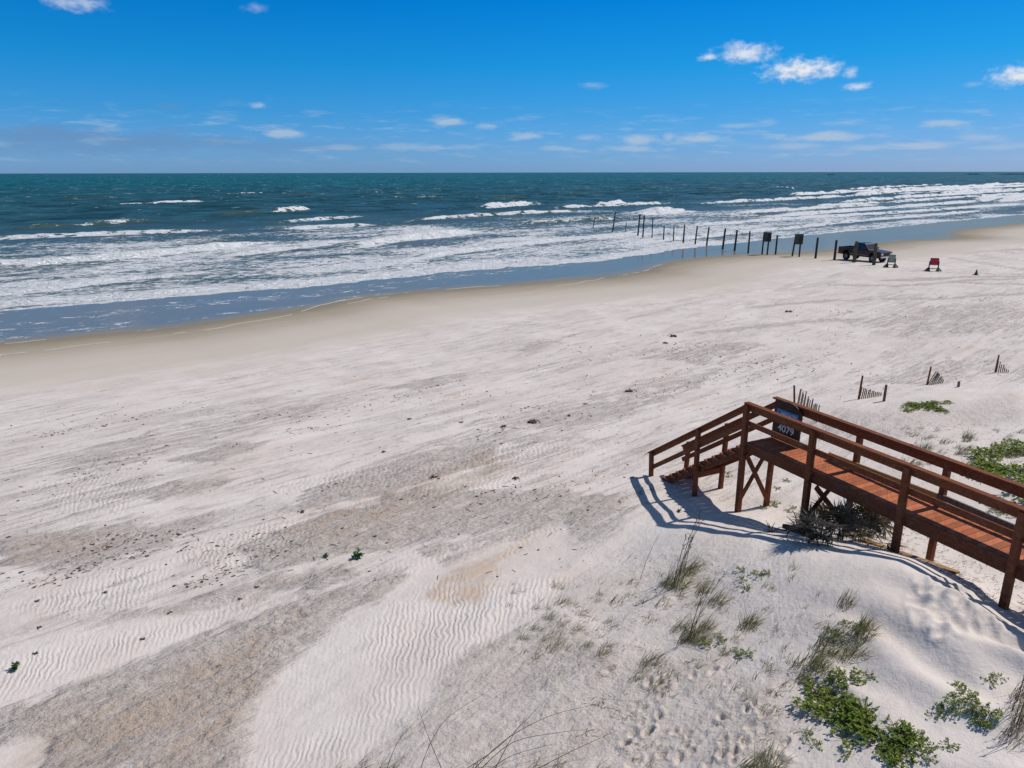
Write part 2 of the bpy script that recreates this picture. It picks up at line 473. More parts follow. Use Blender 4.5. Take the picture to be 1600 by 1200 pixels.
    for pix, w_, a in [([(1388, 439), (1440, 439), (1480, 436)], .5, .9), ([(1440, 436), (1500, 434), (1600, 433)], .5, .7), ([(1495, 441), (1540, 437), (1600, 436)], .4, .8),
                       ([(1500, 398), (1545, 393), (1605, 391)], .7, .85), ([(1485, 392), (1530, 391), (1600, 397)], .5, .6), ([(1490, 404), (1530, 411), (1610, 424)], .6, .45),
                       ([(1430, 424), (1500, 428), (1600, 430)], .4, .5), ([(1300, 446), (1400, 448), (1500, 442), (1600, 446)], .5, .5), ([(1470, 385), (1540, 402), (1600, 409)], .6, .35),
                       ([(1180, 480), (1300, 470), (1450, 468), (1600, 460)], .5, .45), ([(1100, 520), (1300, 500), (1600, 490)], .45, .45)]:
        dark = np.maximum(dark, min(1.25, 1.5 * a) * line_mask(X, Y, pix, w_ * 1.25))
    attrs['lag'] = dark
    attrs['calm'] = sstep(1.72, 2.1, Z)
    attrs['brown'] = np.maximum.reduce([poly_mask(X, Y, [(60, 1215), (60, 1150), (200, 1090), (330, 1020), (420, 990), (400, 1090), (340, 1190), (300, 1215)], .4),
                             .8 * poly_mask(X, Y, [(420, 830), (600, 760), (780, 700), (820, 730), (700, 780), (520, 850)], .5),
                             .9 * poly_mask(X, Y, [(660, 935), (700, 890), (760, 870), (790, 860), (770, 895), (750, 940), (690, 950)], .15),
                             .7 * poly_mask(X, Y, [(0, 880), (0, 845), (160, 830), (190, 850), (60, 890)], .3)])
    attrs['stain'] = np.maximum.reduce([poly_mask(X, Y, [(675, 940), (690, 905), (730, 890), (860, 820), (880, 822), (790, 875), (775, 915), (740, 945)], .12),
                                        .8 * poly_mask(X, Y, [(850, 905), (890, 900), (885, 915), (850, 915)], .1)])
    attrs['shore'] = V - film_v(U)                # metres past the water's edge (negative inland)
    # --- material
    m, nt, out = new_mat('beach_sand'); n = N(nt)
    p = n.pos()
    st = n.mapping(p, (0, 0, -math.radians(41)), (1, 1, 1))
    stk = n.vmath('MULTIPLY', st, (.16, 1.15, 1))
    n1 = n.noise(stk, .8, 7, .62, .35)
    n2 = n.noise(n.vmath('MULTIPLY', st, (.45, 1.5, 1)), 1.9, 6, .65, .5)
    n3 = n.noise(n.vmath('MULTIPLY', st, (.5, 1.0, 1)), 9.0, 5, .7)
    blot = n.noise(p, .23, 4, .6)
    fine = n.noise(p, 60, 3, .7)
    sh = n.attr('shore')
    dry = n.ramp(n.math('ADD', sh, n.math('MULTIPLY', n1, 6.0)), -8.5, -15.5)
    lag = n.attr('lag'); pale_a = n.attr('pale')
    nf = n.noise(n.vmath('MULTIPLY', st, (.22, 2.6, 1)), 1.5, 6, .68, .5)
    ns = n.noise(n.vmath('MULTIPLY', st, (.055, .42, 1)), 1.0, 5, .6, .4)
    streak = n.ramp(n.math('ADD', n.math('MULTIPLY', n1, .55), n.math('MULTIPLY', nf, .45)), .45, .63)
    streak = n.math('MAXIMUM', streak, n.math('MULTIPLY', n.ramp(nf, .56, .70), .75))
    streak = n.math('MULTIPLY', streak, n.ramp(n2, .28, .60, .15, 1))
    live = n.math('SUBTRACT', 1.0, n.math('MULTIPLY', n.attr('calm'), .8))
    streak = n.math('MULTIPLY', streak, live)
    streak = n.math('MULTIPLY', streak, n.ramp(ns, .33, .55, .28, 1))
    streak = n.math('MULTIPLY', streak, n.ramp(blot, .34, .6, .25, 1))
    dk = n.math('MAXIMUM', n.math('MULTIPLY', streak, .85), n.ramp(n.math('ADD', lag, n.math('MULTIPLY', live, n.math('ADD', n.math('MULTIPLY', n.math('SUBTRACT', nf, .5), 2.0), n.math('MULTIPLY', n.math('SUBTRACT', n2, .5), 2.2)))), .0, 1.15))
    dk = n.math('MULTIPLY', dk, n.math('SUBTRACT', 1.0, n.math('MULTIPLY', pale_a, .95)))
    dk = n.math('MULTIPLY', dk, dry)
    c = n.mix(n.ramp(n.noise(p, .5, 4, .6), .35, .65), (.63, .552, .490), (.685, .612, .556))
    c = n.mix(dk, c, n.mix(n.ramp(n.noise(n.vmath('MULTIPLY', st, (.6, 1, 1)), 3.4, 6, .7), .36, .62), (.44, .374, .318), (.575, .505, .443)))
    c = n.mix(n.math('MULTIPLY', n.math('MULTIPLY', n.attr('brown'), n.ramp(n2, .3, .6)), .75), c, (.45, .345, .268))
    speck = n.ramp(n.noise(n.vmath('MULTIPLY', st, (.45, 1, 1)), 11, 5, .8), .60, .68)
    c = n.mix(n.math('MULTIPLY', speck, n.math('MULTIPLY', n.math('ADD', n.math('MULTIPLY', dk, 1.0), .05), n.math('MULTIPLY', dry, live))), c, (.085, .075, .07))
    spk2 = n.ramp(n.noise(n.vmath('MULTIPLY', st, (.30, 1.5, 1)), 4.2, 6, .78, .3), .585, .67)
    c = n.mix(n.math('MULTIPLY', spk2, n.math('MULTIPLY', n.math('ADD', n.math('MULTIPLY', dk, .75), .08), n.math('MULTIPLY', dry, live))), c, (.235, .198, .172))
    # damp sand towards the water
    damp = n.mix(n.ramp(n.math('ADD', sh, n.math('MULTIPLY', n1, 4)), -9.0, 1.5), (.53, .462, .385), (.30, .25, .18))
    c = n.mix(n.math('SUBTRACT', 1.0, dry), c, damp)
    c = n.mix(n.ramp(n.math('ADD', sh, n.math('MULTIPLY', n.math('SUBTRACT', n2, .5), 2.5)), -3.2, .3), c, (.225, .188, .132))
    c = n.mix(n.math('MULTIPLY', n.ramp(fine, .35, .65), .22), c, n.mix(1.0, c, (.62, .60, .58), 'MULTIPLY'))
    # relief: ripples, lumps, grains
    wv = n.node('ShaderNodeTexWave', wave_type='BANDS', bands_direction='X', wave_profile='SIN')
    sp = n.node('ShaderNodeSeparateXYZ'); nt.links.new(p, sp.inputs[0])
    th = n.math('MULTIPLY', n.math('TANH', n.math('DIVIDE', n.math('SUBTRACT', sp.outputs[1], 12.0), 8.0)), 8.0)
    ph = n.math('SUBTRACT', sp.outputs[0], n.math('MULTIPLY', n.math('MULTIPLY', n.math('ADD', sp.outputs[0], 1.5), th), .052))
    cx = n.node('ShaderNodeCombineXYZ'); nt.links.new(ph, cx.inputs[0]); nt.links.new(sp.outputs[1], cx.inputs[1])
    nt.links.new(cx.outputs[0], wv.inputs['Vector'])
    wv.inputs['Scale'].default_value = 2.9; wv.inputs['Distortion'].default_value = 8.5; wv.inputs['Detail'].default_value = 3.0
    wv.inputs['Detail Scale'].default_value = .75; wv.inputs['Detail Roughness'].default_value = .55
    rmask = n.math('MULTIPLY', n.math('MAXIMUM', n.attr('ripple'), n.math('MULTIPLY', n.math('MULTIPLY', n.ramp(blot, .5, .62), n.math('SUBTRACT', 1.0, dk)), .22)), dry)
    rmask = n.math('MULTIPLY', rmask, n.ramp(n.noise(p, .9, 4, .6), .3, .6, .35, 1))
    hr = n.math('MULTIPLY', n.math('MULTIPLY', wv.outputs['Fac'], rmask), .0115)
    lump = n.noise(n.vmath('MULTIPLY', st, (.75, 1, 1)), 5.5, 6, .68)
    lump2 = n.noise(n.vmath('MULTIPLY', st, (.7, 1.1, 1)), 2.3, 4, .55, .2)
    crust = n.ramp(n.noise(n.vmath('MULTIPLY', st, (.8, 1, 1)), 6.5, 4, .6), .40, .66)
    lumps = n.math('ADD', lump, n.math('ADD', n.math('MULTIPLY', lump2, .9), n.math('MULTIPLY', crust, .22)))
    hl = n.math('MULTIPLY', n.math('MULTIPLY', lumps, n.math('ADD', n.math('MULTIPLY', dk, .070), .020)), dry)
    hg = n.math('MULTIPLY', n3, .006)
    hgt = n.math('ADD', n.math('ADD', hr, hl), n.math('ADD', hg, n.math('MULTIPLY', fine, .0012)))
    nm = n.bump(hgt, 1.0, 1.0)
    c = n.mix(n.math('MULTIPLY', n.math('MULTIPLY', n.attr('stain'), n.ramp(wv.outputs['Fac'], .35, .8)), n.ramp(n.noise(p, 2.2, 4, .6), .4, .6)), c, (.54, .40, .28))
    rough = n.ramp(sh, -3.5, 0.0, .95, .6)
    nt.links.new(n.bsdf(c, rough, n.ramp(sh, -4, 0, .06, .12), nm), out.inputs[0])
    o = grid_object('sand', X, Y, Z, m, attrs)
    tag(o, 'wide pale wind-rippled sand beach rising to a low dune', 'sand', kind='structure')
    return o
build_sand()

# ------------------------------------------------------------------ SEA
EDGE = np.array([(-400, 69), (-0.3, 68.9), (13.7, 67.5), (23.9, 66.5), (40.2, 67.6), (52.9, 65.4), (63.5, 65.6), (78.9, 68.8), (89.4, 69.2),
                 (102.2, 70.4), (129.2, 71.6), (160, 73), (220, 74), (4000, 76)], float)
# crest lines: points (u, v), height, foam on the crest, unbroken face shown
CREST = [
    ([(-60, 101), (-20, 103), (0.5, 103.3), (9, 103.4), (18, 104.8), (26.4, 109), (34, 113), (40, 116)], .75, 1.0),
    ([(38.8, 97.8), (50.3, 103.9), (65.2, 109.3), (75, 113)], .75, 1.1),
    ([(23, 98), (31, 101), (41, 106), (48, 111)], .35, .8),
    ([(-70, 148), (-20, 148), (1.4, 147.7), (15.4, 147), (34.2, 144.1), (40, 143)], .58, 1.25),
    ([(43, 137.8), (54, 138.5), (63.2, 139.6), (68, 141)], .6, .9),
    ([(1, 168), (4, 169.9), (19.9, 175.9), (29.2, 179.3), (36, 181)], .8, .55),
    ([(46, 197), (56.5, 201.4), (66, 205)], 1.0, .12), ([(64, 204), (73.5, 209), (79, 211)], 1.15, .95),
    ([(45, 155), (52.1, 157.5), (74.2, 168.6), (80, 172)], .6, .9),
    ([(74, 145), (87, 149.5), (98.8, 152.8), (129.7, 153.3), (140, 155)], .7, .8),
    ([(86, 123.3), (98, 123.2), (111.8, 122.3), (125, 123)], .8, .25),
    ([(120, 187.5), (130, 191), (150, 198), (163, 204)], 1.1, 1.2),
    ([(166, 182), (178, 186), (190, 190)], .9, 1.1),
    ([(134, 131.4), (148, 134.5), (164, 138)], 1.2, 1.3),
    ([(405, 262), (420, 275), (445, 300), (470, 330)], 1.0, .9),
    ([(194, 164.9), (240, 168), (290, 171), (340, 178)], .9, 1.0), ([(330, 185), (420, 203), (520, 212), (640, 224), (760, 230)], 1.2, 1.2),
    ([(240, 140), (300, 150), (380, 158), (480, 168)], .9, 1.0), ([(420, 240), (520, 262), (640, 280)], 1.0, 1.0),
    ([(150, 106.5), (228, 112.8), (300, 118), (356, 123.8), (460, 132)], .6, 1.0), ([(110, 98), (150, 100), (200, 98), (290, 99)], .4, .9),
    ([(200, 128), (260, 131), (330, 138), (420, 146)], .7, .8),
    ([(300, 200), (420, 222), (560, 240), (760, 262)], 1.1, 1.2), ([(380, 170), (520, 180), (700, 200), (900, 215)], 1.0, 1.1),
    ([(130, 168), (160, 172), (200, 176)], .8, .9), ([(150, 118), (190, 122), (240, 124)], .7, 1.0),
    ([(-10, 78.5), (1.9, 79.1), (7.9, 82.1), (14.9, 83), (22, 85)], .28, 1.0),
    ([(33.4, 75.9), (42, 80), (50.3, 84.3), (63.6, 87.9), (80, 90.5), (100, 91)], .3, 1.0),
    ([(-30, 72), (0, 72.5), (12, 71.5), (24, 70), (33, 71), (44, 72)], .16, .8), ([(70, 78), (90, 80), (120, 83), (160, 86), (230, 88)], .3, .9),
]
def build_sea():
    us = axis([-120.0, (-20, 1.2, 1.0), (150, .35, 1.0), (260, .5, 1.01), (800, 1.2, 1.012), (3000, 8, 1.08), (40000, 150, 1.25)])
    l = axis([0.0, (40000, 6, 1.3)]); us = np.r_[-120.0 - l[::-1][:-1], us]
    ts = axis([-4.0, (60, .28, 1.0), (170, .34, 1.002), (400, .7, 1.012), (1500, 4, 1.04), (45000, 40, 1.2)])
    U, T = np.meshgrid(us, ts)
    e0 = film_v(np.clip(U, -200, 400))
    V = 56 + T + (e0 - 56) * np.exp(-np.maximum(T, 0) / 9.)
    t_edge = np.interp(U, EDGE[:, 0], EDGE[:, 1]) + .8 * fbm(U / 6., U * 0 + 1.7, 12, 4) + .5 * fbm(U / 1.2, U * 0 + 3.7, 14, 2)
    film = sstep(.25, -.25, V - t_edge)
    Z = np.full(U.shape, .012)
    near = (np.abs(U - 300) < 700) & (V < 900)
    act = sstep(0, 14, V - t_edge)
    fall = np.exp(-np.maximum(V - 60, 0) / 1500.)
    # wind sea
    sea = .10 * fbm(U / 9., V / 3.2, 81, 3) + .055 * fbm(U / 2.2, V / 1.1, 91, 3)
    swell = .22 * np.sin((V + 5 * fbm(U / 50., V / 50., 17, 2)) / 19. * 2 * PI) * (.4 + .8 * fbm(U / 60., V / 30., 19, 2))
    far_chop = .35 * fbm(U / 22., V / 9., 23, 3) * sstep(150, 260, V)
    Z += act * (sea * (1 + 1.1 * sstep(90, 220, V)) + swell * sstep(100, 220, V) + far_chop) * sstep(6000, 900, V)
    # foam density
    outer = 158 + .16 * np.clip(U - 60, 0, 600) + 16 * fbm(U / 40., V / 40., 29, 2)
    patch = fbm(U / 17., V / 6., 37, 4)
    D = (.50 - .22 * sstep(92, 175, V) - .17 * sstep(80, 190, U) + .12 * sstep(320, 600, U)) * sstep(outer + 14, outer - 22, V)
    D = D + .46 * patch * sstep(outer + 30, outer - 10, V)
    D = np.where(V > t_edge, D, 0)
    D += .34 * sstep(9, 0, V - t_edge) * (V > t_edge)
    face = np.zeros(U.shape)
    def crest(uu, vv, h, f, wav):
        nonlocal D, Z, face
        uu = np.array(uu, float); vv = np.array(vv, float)
        c = np.interp(U, uu, vv) + wav * (1.1 * fbm(U / 9., U * 0 + h * 7.3 + vv[0], 51, 3) + .35 * fbm(U / 1.7, U * 0 + vv[0], 53, 2))
        ln = max(uu[-1] - uu[0], 1.)
        tp = min(ln * .3, 16)
        win = sstep(uu[0] - 1, uu[0] + tp, U) * sstep(uu[-1] + 1, uu[-1] - tp, U)
        h = h * 1.25
        amp = win * (.72 + .5 * fbm(U / 7., U * 0 + vv[0] * .37, 57, 3))
        d = V - c
        k = .55 + .9 * h
        prof = np.where(d < 0, np.exp(-(d / (.75 * k)) ** 2), np.exp(-(d / (2.9 * k)) ** 2))
        Z += h * amp * prof
        rough = fbm(U / 1.2, V / 1.0, 59, 3)
        Z += .30 * f * h * amp * np.exp(-((d + .5 * k) / (1.3 * k)) ** 2) * rough
        tex = np.clip(.78 + 1.15 * fbm(U / 1.9, V / .9, 63, 4), .1, 1.3)
        fs0 = (-2.3 if h < .8 or f > 1.05 else -1.3)
        fr = tex * sstep(fs0 * k, (fs0 + .6) * k, d + .5 * rough) * sstep(.9 * k, -.1 * k, d)
        D += (f * 1.2 + .1 * (f > .5)) * amp * fr
        D += f * amp * (.36 - .20 * sstep(110, 240, U)) * np.where(d > 0, np.exp(-(d / ((6.5 - 2.5 * sstep(150, 300, U)) * k)) ** 2), 0)
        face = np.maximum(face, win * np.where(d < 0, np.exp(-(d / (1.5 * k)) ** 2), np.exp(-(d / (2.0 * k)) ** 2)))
    for pts, h, f in CREST:
        crest([p[0] for p in pts], [p[1] for p in pts], h, f, .6)
    rr = random.Random(5)
    for k in range(22):                                     # breakers further down the shore
        u0 = rr.uniform(220, 1100); v0 = rr.uniform(80, 160 + .17 * (u0 - 60)); L = rr.uniform(30, 150); sl = rr.uniform(-.01, .1)
        crest([u0, u0 + L * .5, u0 + L], [v0, v0 + sl * L * .5 + rr.uniform(-2, 2), v0 + sl * L], rr.uniform(.4, 1.1), rr.uniform(.6, 1.2), 1.2)
    for k in range(16):                                     # swells offshore with the odd white top
        u0 = rr.uniform(-60, 420); v0 = rr.uniform(215, 420); L = rr.uniform(14, 46)
        crest([u0, u0 + L * .5, u0 + L], [v0, v0 + 2, v0 + rr.uniform(0, 8)], rr.uniform(.5, .9), rr.choice([0, .2, .45, .9]), 1.0)
    D = np.clip(D, 0, 1.6)
    # thin line of foam at the front of the last bore
    lace = np.exp(-((V - t_edge - .35) / .45) ** 2)
    D = np.maximum(D, lace * 1.15)
    # scattered foam on the wet film
    fs = film * (.23 + .50 * fbm(U / 14., V / 2.2, 67, 4)) * (1 - .6 * sstep(30, 60, U))
    D = np.maximum(D, np.clip(fs, 0, .38))
    Z = np.where(film > .5, np.minimum(Z, .02), Z)
    attrs = {'rim': V - (56 + (e0 - 56) * np.exp(-np.maximum(T, 0) / 9.)), 'foam': D, 'film': film, 'face': np.clip(face, 0, 1), 'out': V}
    X, Y = to_xy(U, V)
    m, nt, out = new_mat('sea_water'); n = N(nt)
    p = n.pos()
    q = n.mapping(p, (0, 0, -SHORE_ANG), (1, 1, 1))
    w = n.vmath('ADD', q, n.vmath('MULTIPLY', n.vmath('SUBTRACT', n.noise(q, .35, 3, .5, 0, True), (.5, .5, .5)), (3.0, 1.6, 0)))
    f1 = n.noise(n.vmath('MULTIPLY', w, (.55, 1.25, 1)), 1.0, 8, .66, .5)
    f2 = n.noise(n.vmath('MULTIPLY', w, (1.2, 2.6, 1)), 1.3, 6, .62, .8)
    fn = n.math('ADD', n.math('MULTIPLY', f1, .6), n.math('MULTIPLY', f2, .4))
    fn = n.math('MULTIPLY', n.math('SUBTRACT', fn, .33), 2.95)                 # about 0..1
    dens = n.attr('foam')
    foam = n.ramp(n.math('SUBTRACT', fn, n.math('SUBTRACT', 1.0, dens)), -.06, .17)
    vo = n.attr('out')
    # whitecaps on the open sea
    wc = n.noise(n.vmath('MULTIPLY', q, (.16, .22, 1)), 1.0, 6, .7, .4)
    wd = n.noise(n.vmath('MULTIPLY', q, (.10, .022, 1)), 1.0, 6, .72, .4)
    cap = n.math('MAXIMUM', n.math('MULTIPLY', n.ramp(wc, .635, .69), n.ramp(vo, 150, 210)), n.math('MULTIPLY', n.ramp(wd, .605, .68), n.math('MULTIPLY', n.ramp(vo, 260, 420), .6)))
    foam = n.math('MAXIMUM', foam, n.math('MULTIPLY', cap, .75))
    film_a = n.attr('film')
    big = n.noise(n.vmath('MULTIPLY', q, (.012, .035, 1)), 1.0, 5, .6)
    deep = n.mix(n.ramp(vo, 150, 900), (.020, .076, .092), (.003, .098, .120))
    deep = n.mix(n.ramp(big, .35, .65), n.mix(1.0, deep, (.72, .78, .82), 'MULTIPLY'), deep)
    md = n.noise(n.vmath('MULTIPLY', q, (.055, .06, 1)), 1.0, 7, .72, .5)
    deep = n.mix(n.ramp(md, .38, .64), n.mix(1.0, deep, (.55, .62, .66), 'MULTIPLY'), n.mix(1.0, deep, (1.6, 1.32, 1.22), 'MULTIPLY'))  # light and dark sides of the chop put into the water colour by noise
    shal = n.mix(n.ramp(vo, 60, 170), (.075, .118, .138), (.035, .085, .110))
    col = n.mix(n.ramp(vo, 130, 215), shal, deep)
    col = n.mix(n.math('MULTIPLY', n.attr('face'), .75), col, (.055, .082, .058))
    chop = n.noise(n.vmath('MULTIPLY', q, (.55, 1.2, 1)), 1.0, 7, .62, .3)
    ch2 = n.noise(n.vmath('MULTIPLY', q, (.10, .26, 1)), 1.0, 5, .6, .3)
    hgt = n.math('ADD', n.math('MULTIPLY', chop, .30), n.math('MULTIPLY', ch2, n.ramp(vo, 120, 300, 0, 1.6)))
    hgt = n.math('MULTIPLY', hgt, n.math('SUBTRACT', 1.0, n.math('MULTIPLY', film_a, .985)))
    nm = n.bump(hgt, .9, 1.0)
    diff = n.node('ShaderNodeBsdfDiffuse'); nt.links.new(col, diff.inputs[0]); nt.links.new(nm, diff.inputs['Normal'])
    gl = n.node('ShaderNodeBsdfGlossy'); gl.inputs['Roughness'].default_value = .22; nt.links.new(nm, gl.inputs['Normal'])
    gl.inputs['Color'].default_value = (.95, .92, .88, 1)
    lw = n.node('ShaderNodeFresnel'); lw.inputs['IOR'].default_value = 1.33; nt.links.new(nm, lw.inputs['Normal'])
    md2 = n.math('ADD', n.math('MULTIPLY', md, .55), n.math('MULTIPLY', n.noise(n.vmath('MULTIPLY', q, (.20, .17, 1)), 1.0, 6, .7, .5), .45))
    fac = n.math('MULTIPLY', n.math('MINIMUM', n.math('MULTIPLY', lw.outputs[0], .5), .24), n.ramp(md2, .38, .64, .15, 1.5))  # noise varies the sky reflection, standing in for tilted wave facets
    sea_s = n.node('ShaderNodeMixShader'); nt.links.new(fac, sea_s.inputs[0]); nt.links.new(diff.outputs[0], sea_s.inputs[1]); nt.links.new(gl.outputs[0], sea_s.inputs[2])
    # the thin wet film: mirrors the sky over dark sand
    rim = n.math('ADD', n.attr('rim'), n.math('MULTIPLY', n.math('SUBTRACT', n.noise(n.vmath('MULTIPLY', q, (.12, .5, 1)), 1.0, 5, .6), .5), 5.0))
    fd = n.node('ShaderNodeBsdfDiffuse'); nt.links.new(n.mix(n.ramp(rim, -.6, 3.0), (.25, .21, .15), (.19, .178, .165)), fd.inputs[0])
    fg = n.node('ShaderNodeBsdfGlossy'); fg.inputs['Roughness'].default_value = .07; fg.inputs['Color'].default_value = (1.0, .86, .72, 1)
    nt.links.new(n.bump(n.math('MULTIPLY', chop, .012), 1, 1), fg.inputs['Normal'])
    fm = n.node('ShaderNodeMixShader'); nt.links.new(n.math('MULTIPLY', n.ramp(rim, -1.2, 2.4, .10, .42), n.ramp(n.noise(n.vmath('MULTIPLY', q, (.05, .5, 1)), 1.0, 5, .6), .3, .7, .75, 1.12)), fm.inputs[0])
    nt.links.new(fd.outputs[0], fm.inputs[1]); nt.links.new(fg.outputs[0], fm.inputs[2])
    wt = n.node('ShaderNodeMixShader'); nt.links.new(film_a, wt.inputs[0]); nt.links.new(sea_s.outputs[0], wt.inputs[1]); nt.links.new(fm.outputs[0], wt.inputs[2])
    fo = n.node('ShaderNodeBsdfDiffuse')
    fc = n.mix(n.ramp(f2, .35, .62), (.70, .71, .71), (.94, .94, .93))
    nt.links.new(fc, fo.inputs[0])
    nt.links.new(n.bump(n.math('ADD', n.math('MULTIPLY', f2, .8), n.math('MULTIPLY', foam, .08)), .9, 1.0), fo.inputs['Normal'])
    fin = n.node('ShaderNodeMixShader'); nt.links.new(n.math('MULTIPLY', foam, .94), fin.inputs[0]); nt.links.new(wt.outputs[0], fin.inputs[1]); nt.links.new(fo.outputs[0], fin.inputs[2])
    nt.links.new(fin.outputs[0], out.inputs[0])
    o = grid_object('sea', X, Y, Z, m, attrs)
    tag(o, 'teal ocean with rows of white breaking surf', 'sea', kind='structure')
build_sea()

# left-over foam line of an earlier wave on the damp sand
def build_swash():
    m, nt, out = new_mat('swash_foam'); n = N(nt)
    nt.links.new(n.bsdf(n.mix(n.noise(n.pos(), 3, 4), (.46, .42, .36), (.66, .63, .58)), .8, .2), out.inputs[0])
    mb = MB()
    for line in [[(-40, 566), (0, 553), (60, 548), (130, 539), (200, 530)], [(210, 529), (260, 523), (345, 511), (420, 498), (460, 490), (500, 477), (560, 466), (615, 460)],
                 [(540, 475), (575, 468), (615, 463)], [(690, 453), (735, 449), (790, 446)], [(865, 449), (905, 442), (950, 434)],
                 [(0, 536), (40, 532), (80, 529)], [(1040, 411), (1000, 426), (960, 433)]]:
        P = [at(*q) for q in line]
        pts = []
        for a, b in zip(P, P[1:]):
            k = max(2, int((b - a).length / .25))
            pts += [a.lerp(b, i / k) for i in range(k)]
        pts.append(P[-1])
        last = None
        for i, c in enumerate(pts):
            d = (pts[min(i + 1, len(pts) - 1)] - pts[max(i - 1, 0)]); d.z = 0; d.normalize(); s = Vector((-d.y, d.x, 0))
            w = .05 * (.35 + .65 * abs(float(vnoise(c.x / .35, c.y / .35, 15)))) * min(1, 6 * i / len(pts), 6 * (len(pts) - 1 - i) / len(pts)) * max(0, .85 + .8 * float(vnoise(c.x / .9, c.y / .9, 4)) + .5 * float(vnoise(c.x / 4, c.y / 4, 5)))
            c = c + s * .3 * float(vnoise(c.x / 1.6, c.y / 1.6, 7))
            if w < .012: last = None; continue
            pair = [c - s * w, c + s * w]
            pair = [(q.x, q.y, g(q.x, q.y) + .012) for q in pair]
            mid = (c.x, c.y, g(c.x, c.y) + .035)
            o = len(mb.v); mb.v += [pair[0], mid, pair[1]]
            if last is not None:
                mb.f += [(last, o, o + 1, last + 1), (last + 1, o + 1, o + 2, last + 2)]
            last = o
    o = mb.build('swash_foam', m, None, True)
    tag(o, 'thin white foam lines left on the damp sand', 'foam', kind='stuff')
build_swash()

# far rock jetty, low and dark on the horizon
def build_jetty():
    mat = simple('jetty_rock', (.05, .052, .06), .9, .1, .4, .2)
    for (px0, px1), lab in (((1292, 1306), 'tiny dark rock outcrop on the horizon left of the jetty'), ((1508, 1534), 'short dark rock stretch on the horizon at right'), ((1556, 1640), 'long low dark rock jetty on the horizon at the right edge')):
        a = at_z(px0, 274.2, 0); b = at_z(px1, 274.2, 0); k = max(8, int((b - a).length / 2.2))
        mb = MB(); d = (b - a).normalized(); sd_ = Vector((-d.y, d.x, 0))
        for i in range(k + 1):
            c = a.lerp(b, i / k) + sd_ * random.uniform(-1, 1); h = random.uniform(1.5, 4.2) * min(1, 4 * i / k + .2, 4 * (k - i) / k + .2)
            for o_, z in ((-4.5, -.8), (-2.2, h * .7), (0, h), (2.2, h * .7), (4.5, -.8)): mb.v.append(tuple(c + sd_ * o_ * random.uniform(.8, 1.2) + Vector((0, 0, z * random.uniform(.8, 1.2)))))
        for i in range(k):
            for j in range(4):
                o = i * 5 + j; mb.f.append((o, o + 5, o + 6, o + 1))
        tag(mb.build('rock_jetty', mat), lab, 'jetty')
build_jetty()

# ------------------------------------------------------------------ BOARDWALK
E_S = Vector((.437, -.8995, 0)).normalized()       # inland along the walk
E_Q = Vector((.8995, .437, 0)).normalized()        # across, away from the camera's side
O_W = Vector((5.91, 16.85, 0))
DECK = 3.93; RAIL = 4.98; WID = .98
def bw(s, q, z): return O_W + E_S * s + E_Q * q + Vector((0, 0, z))

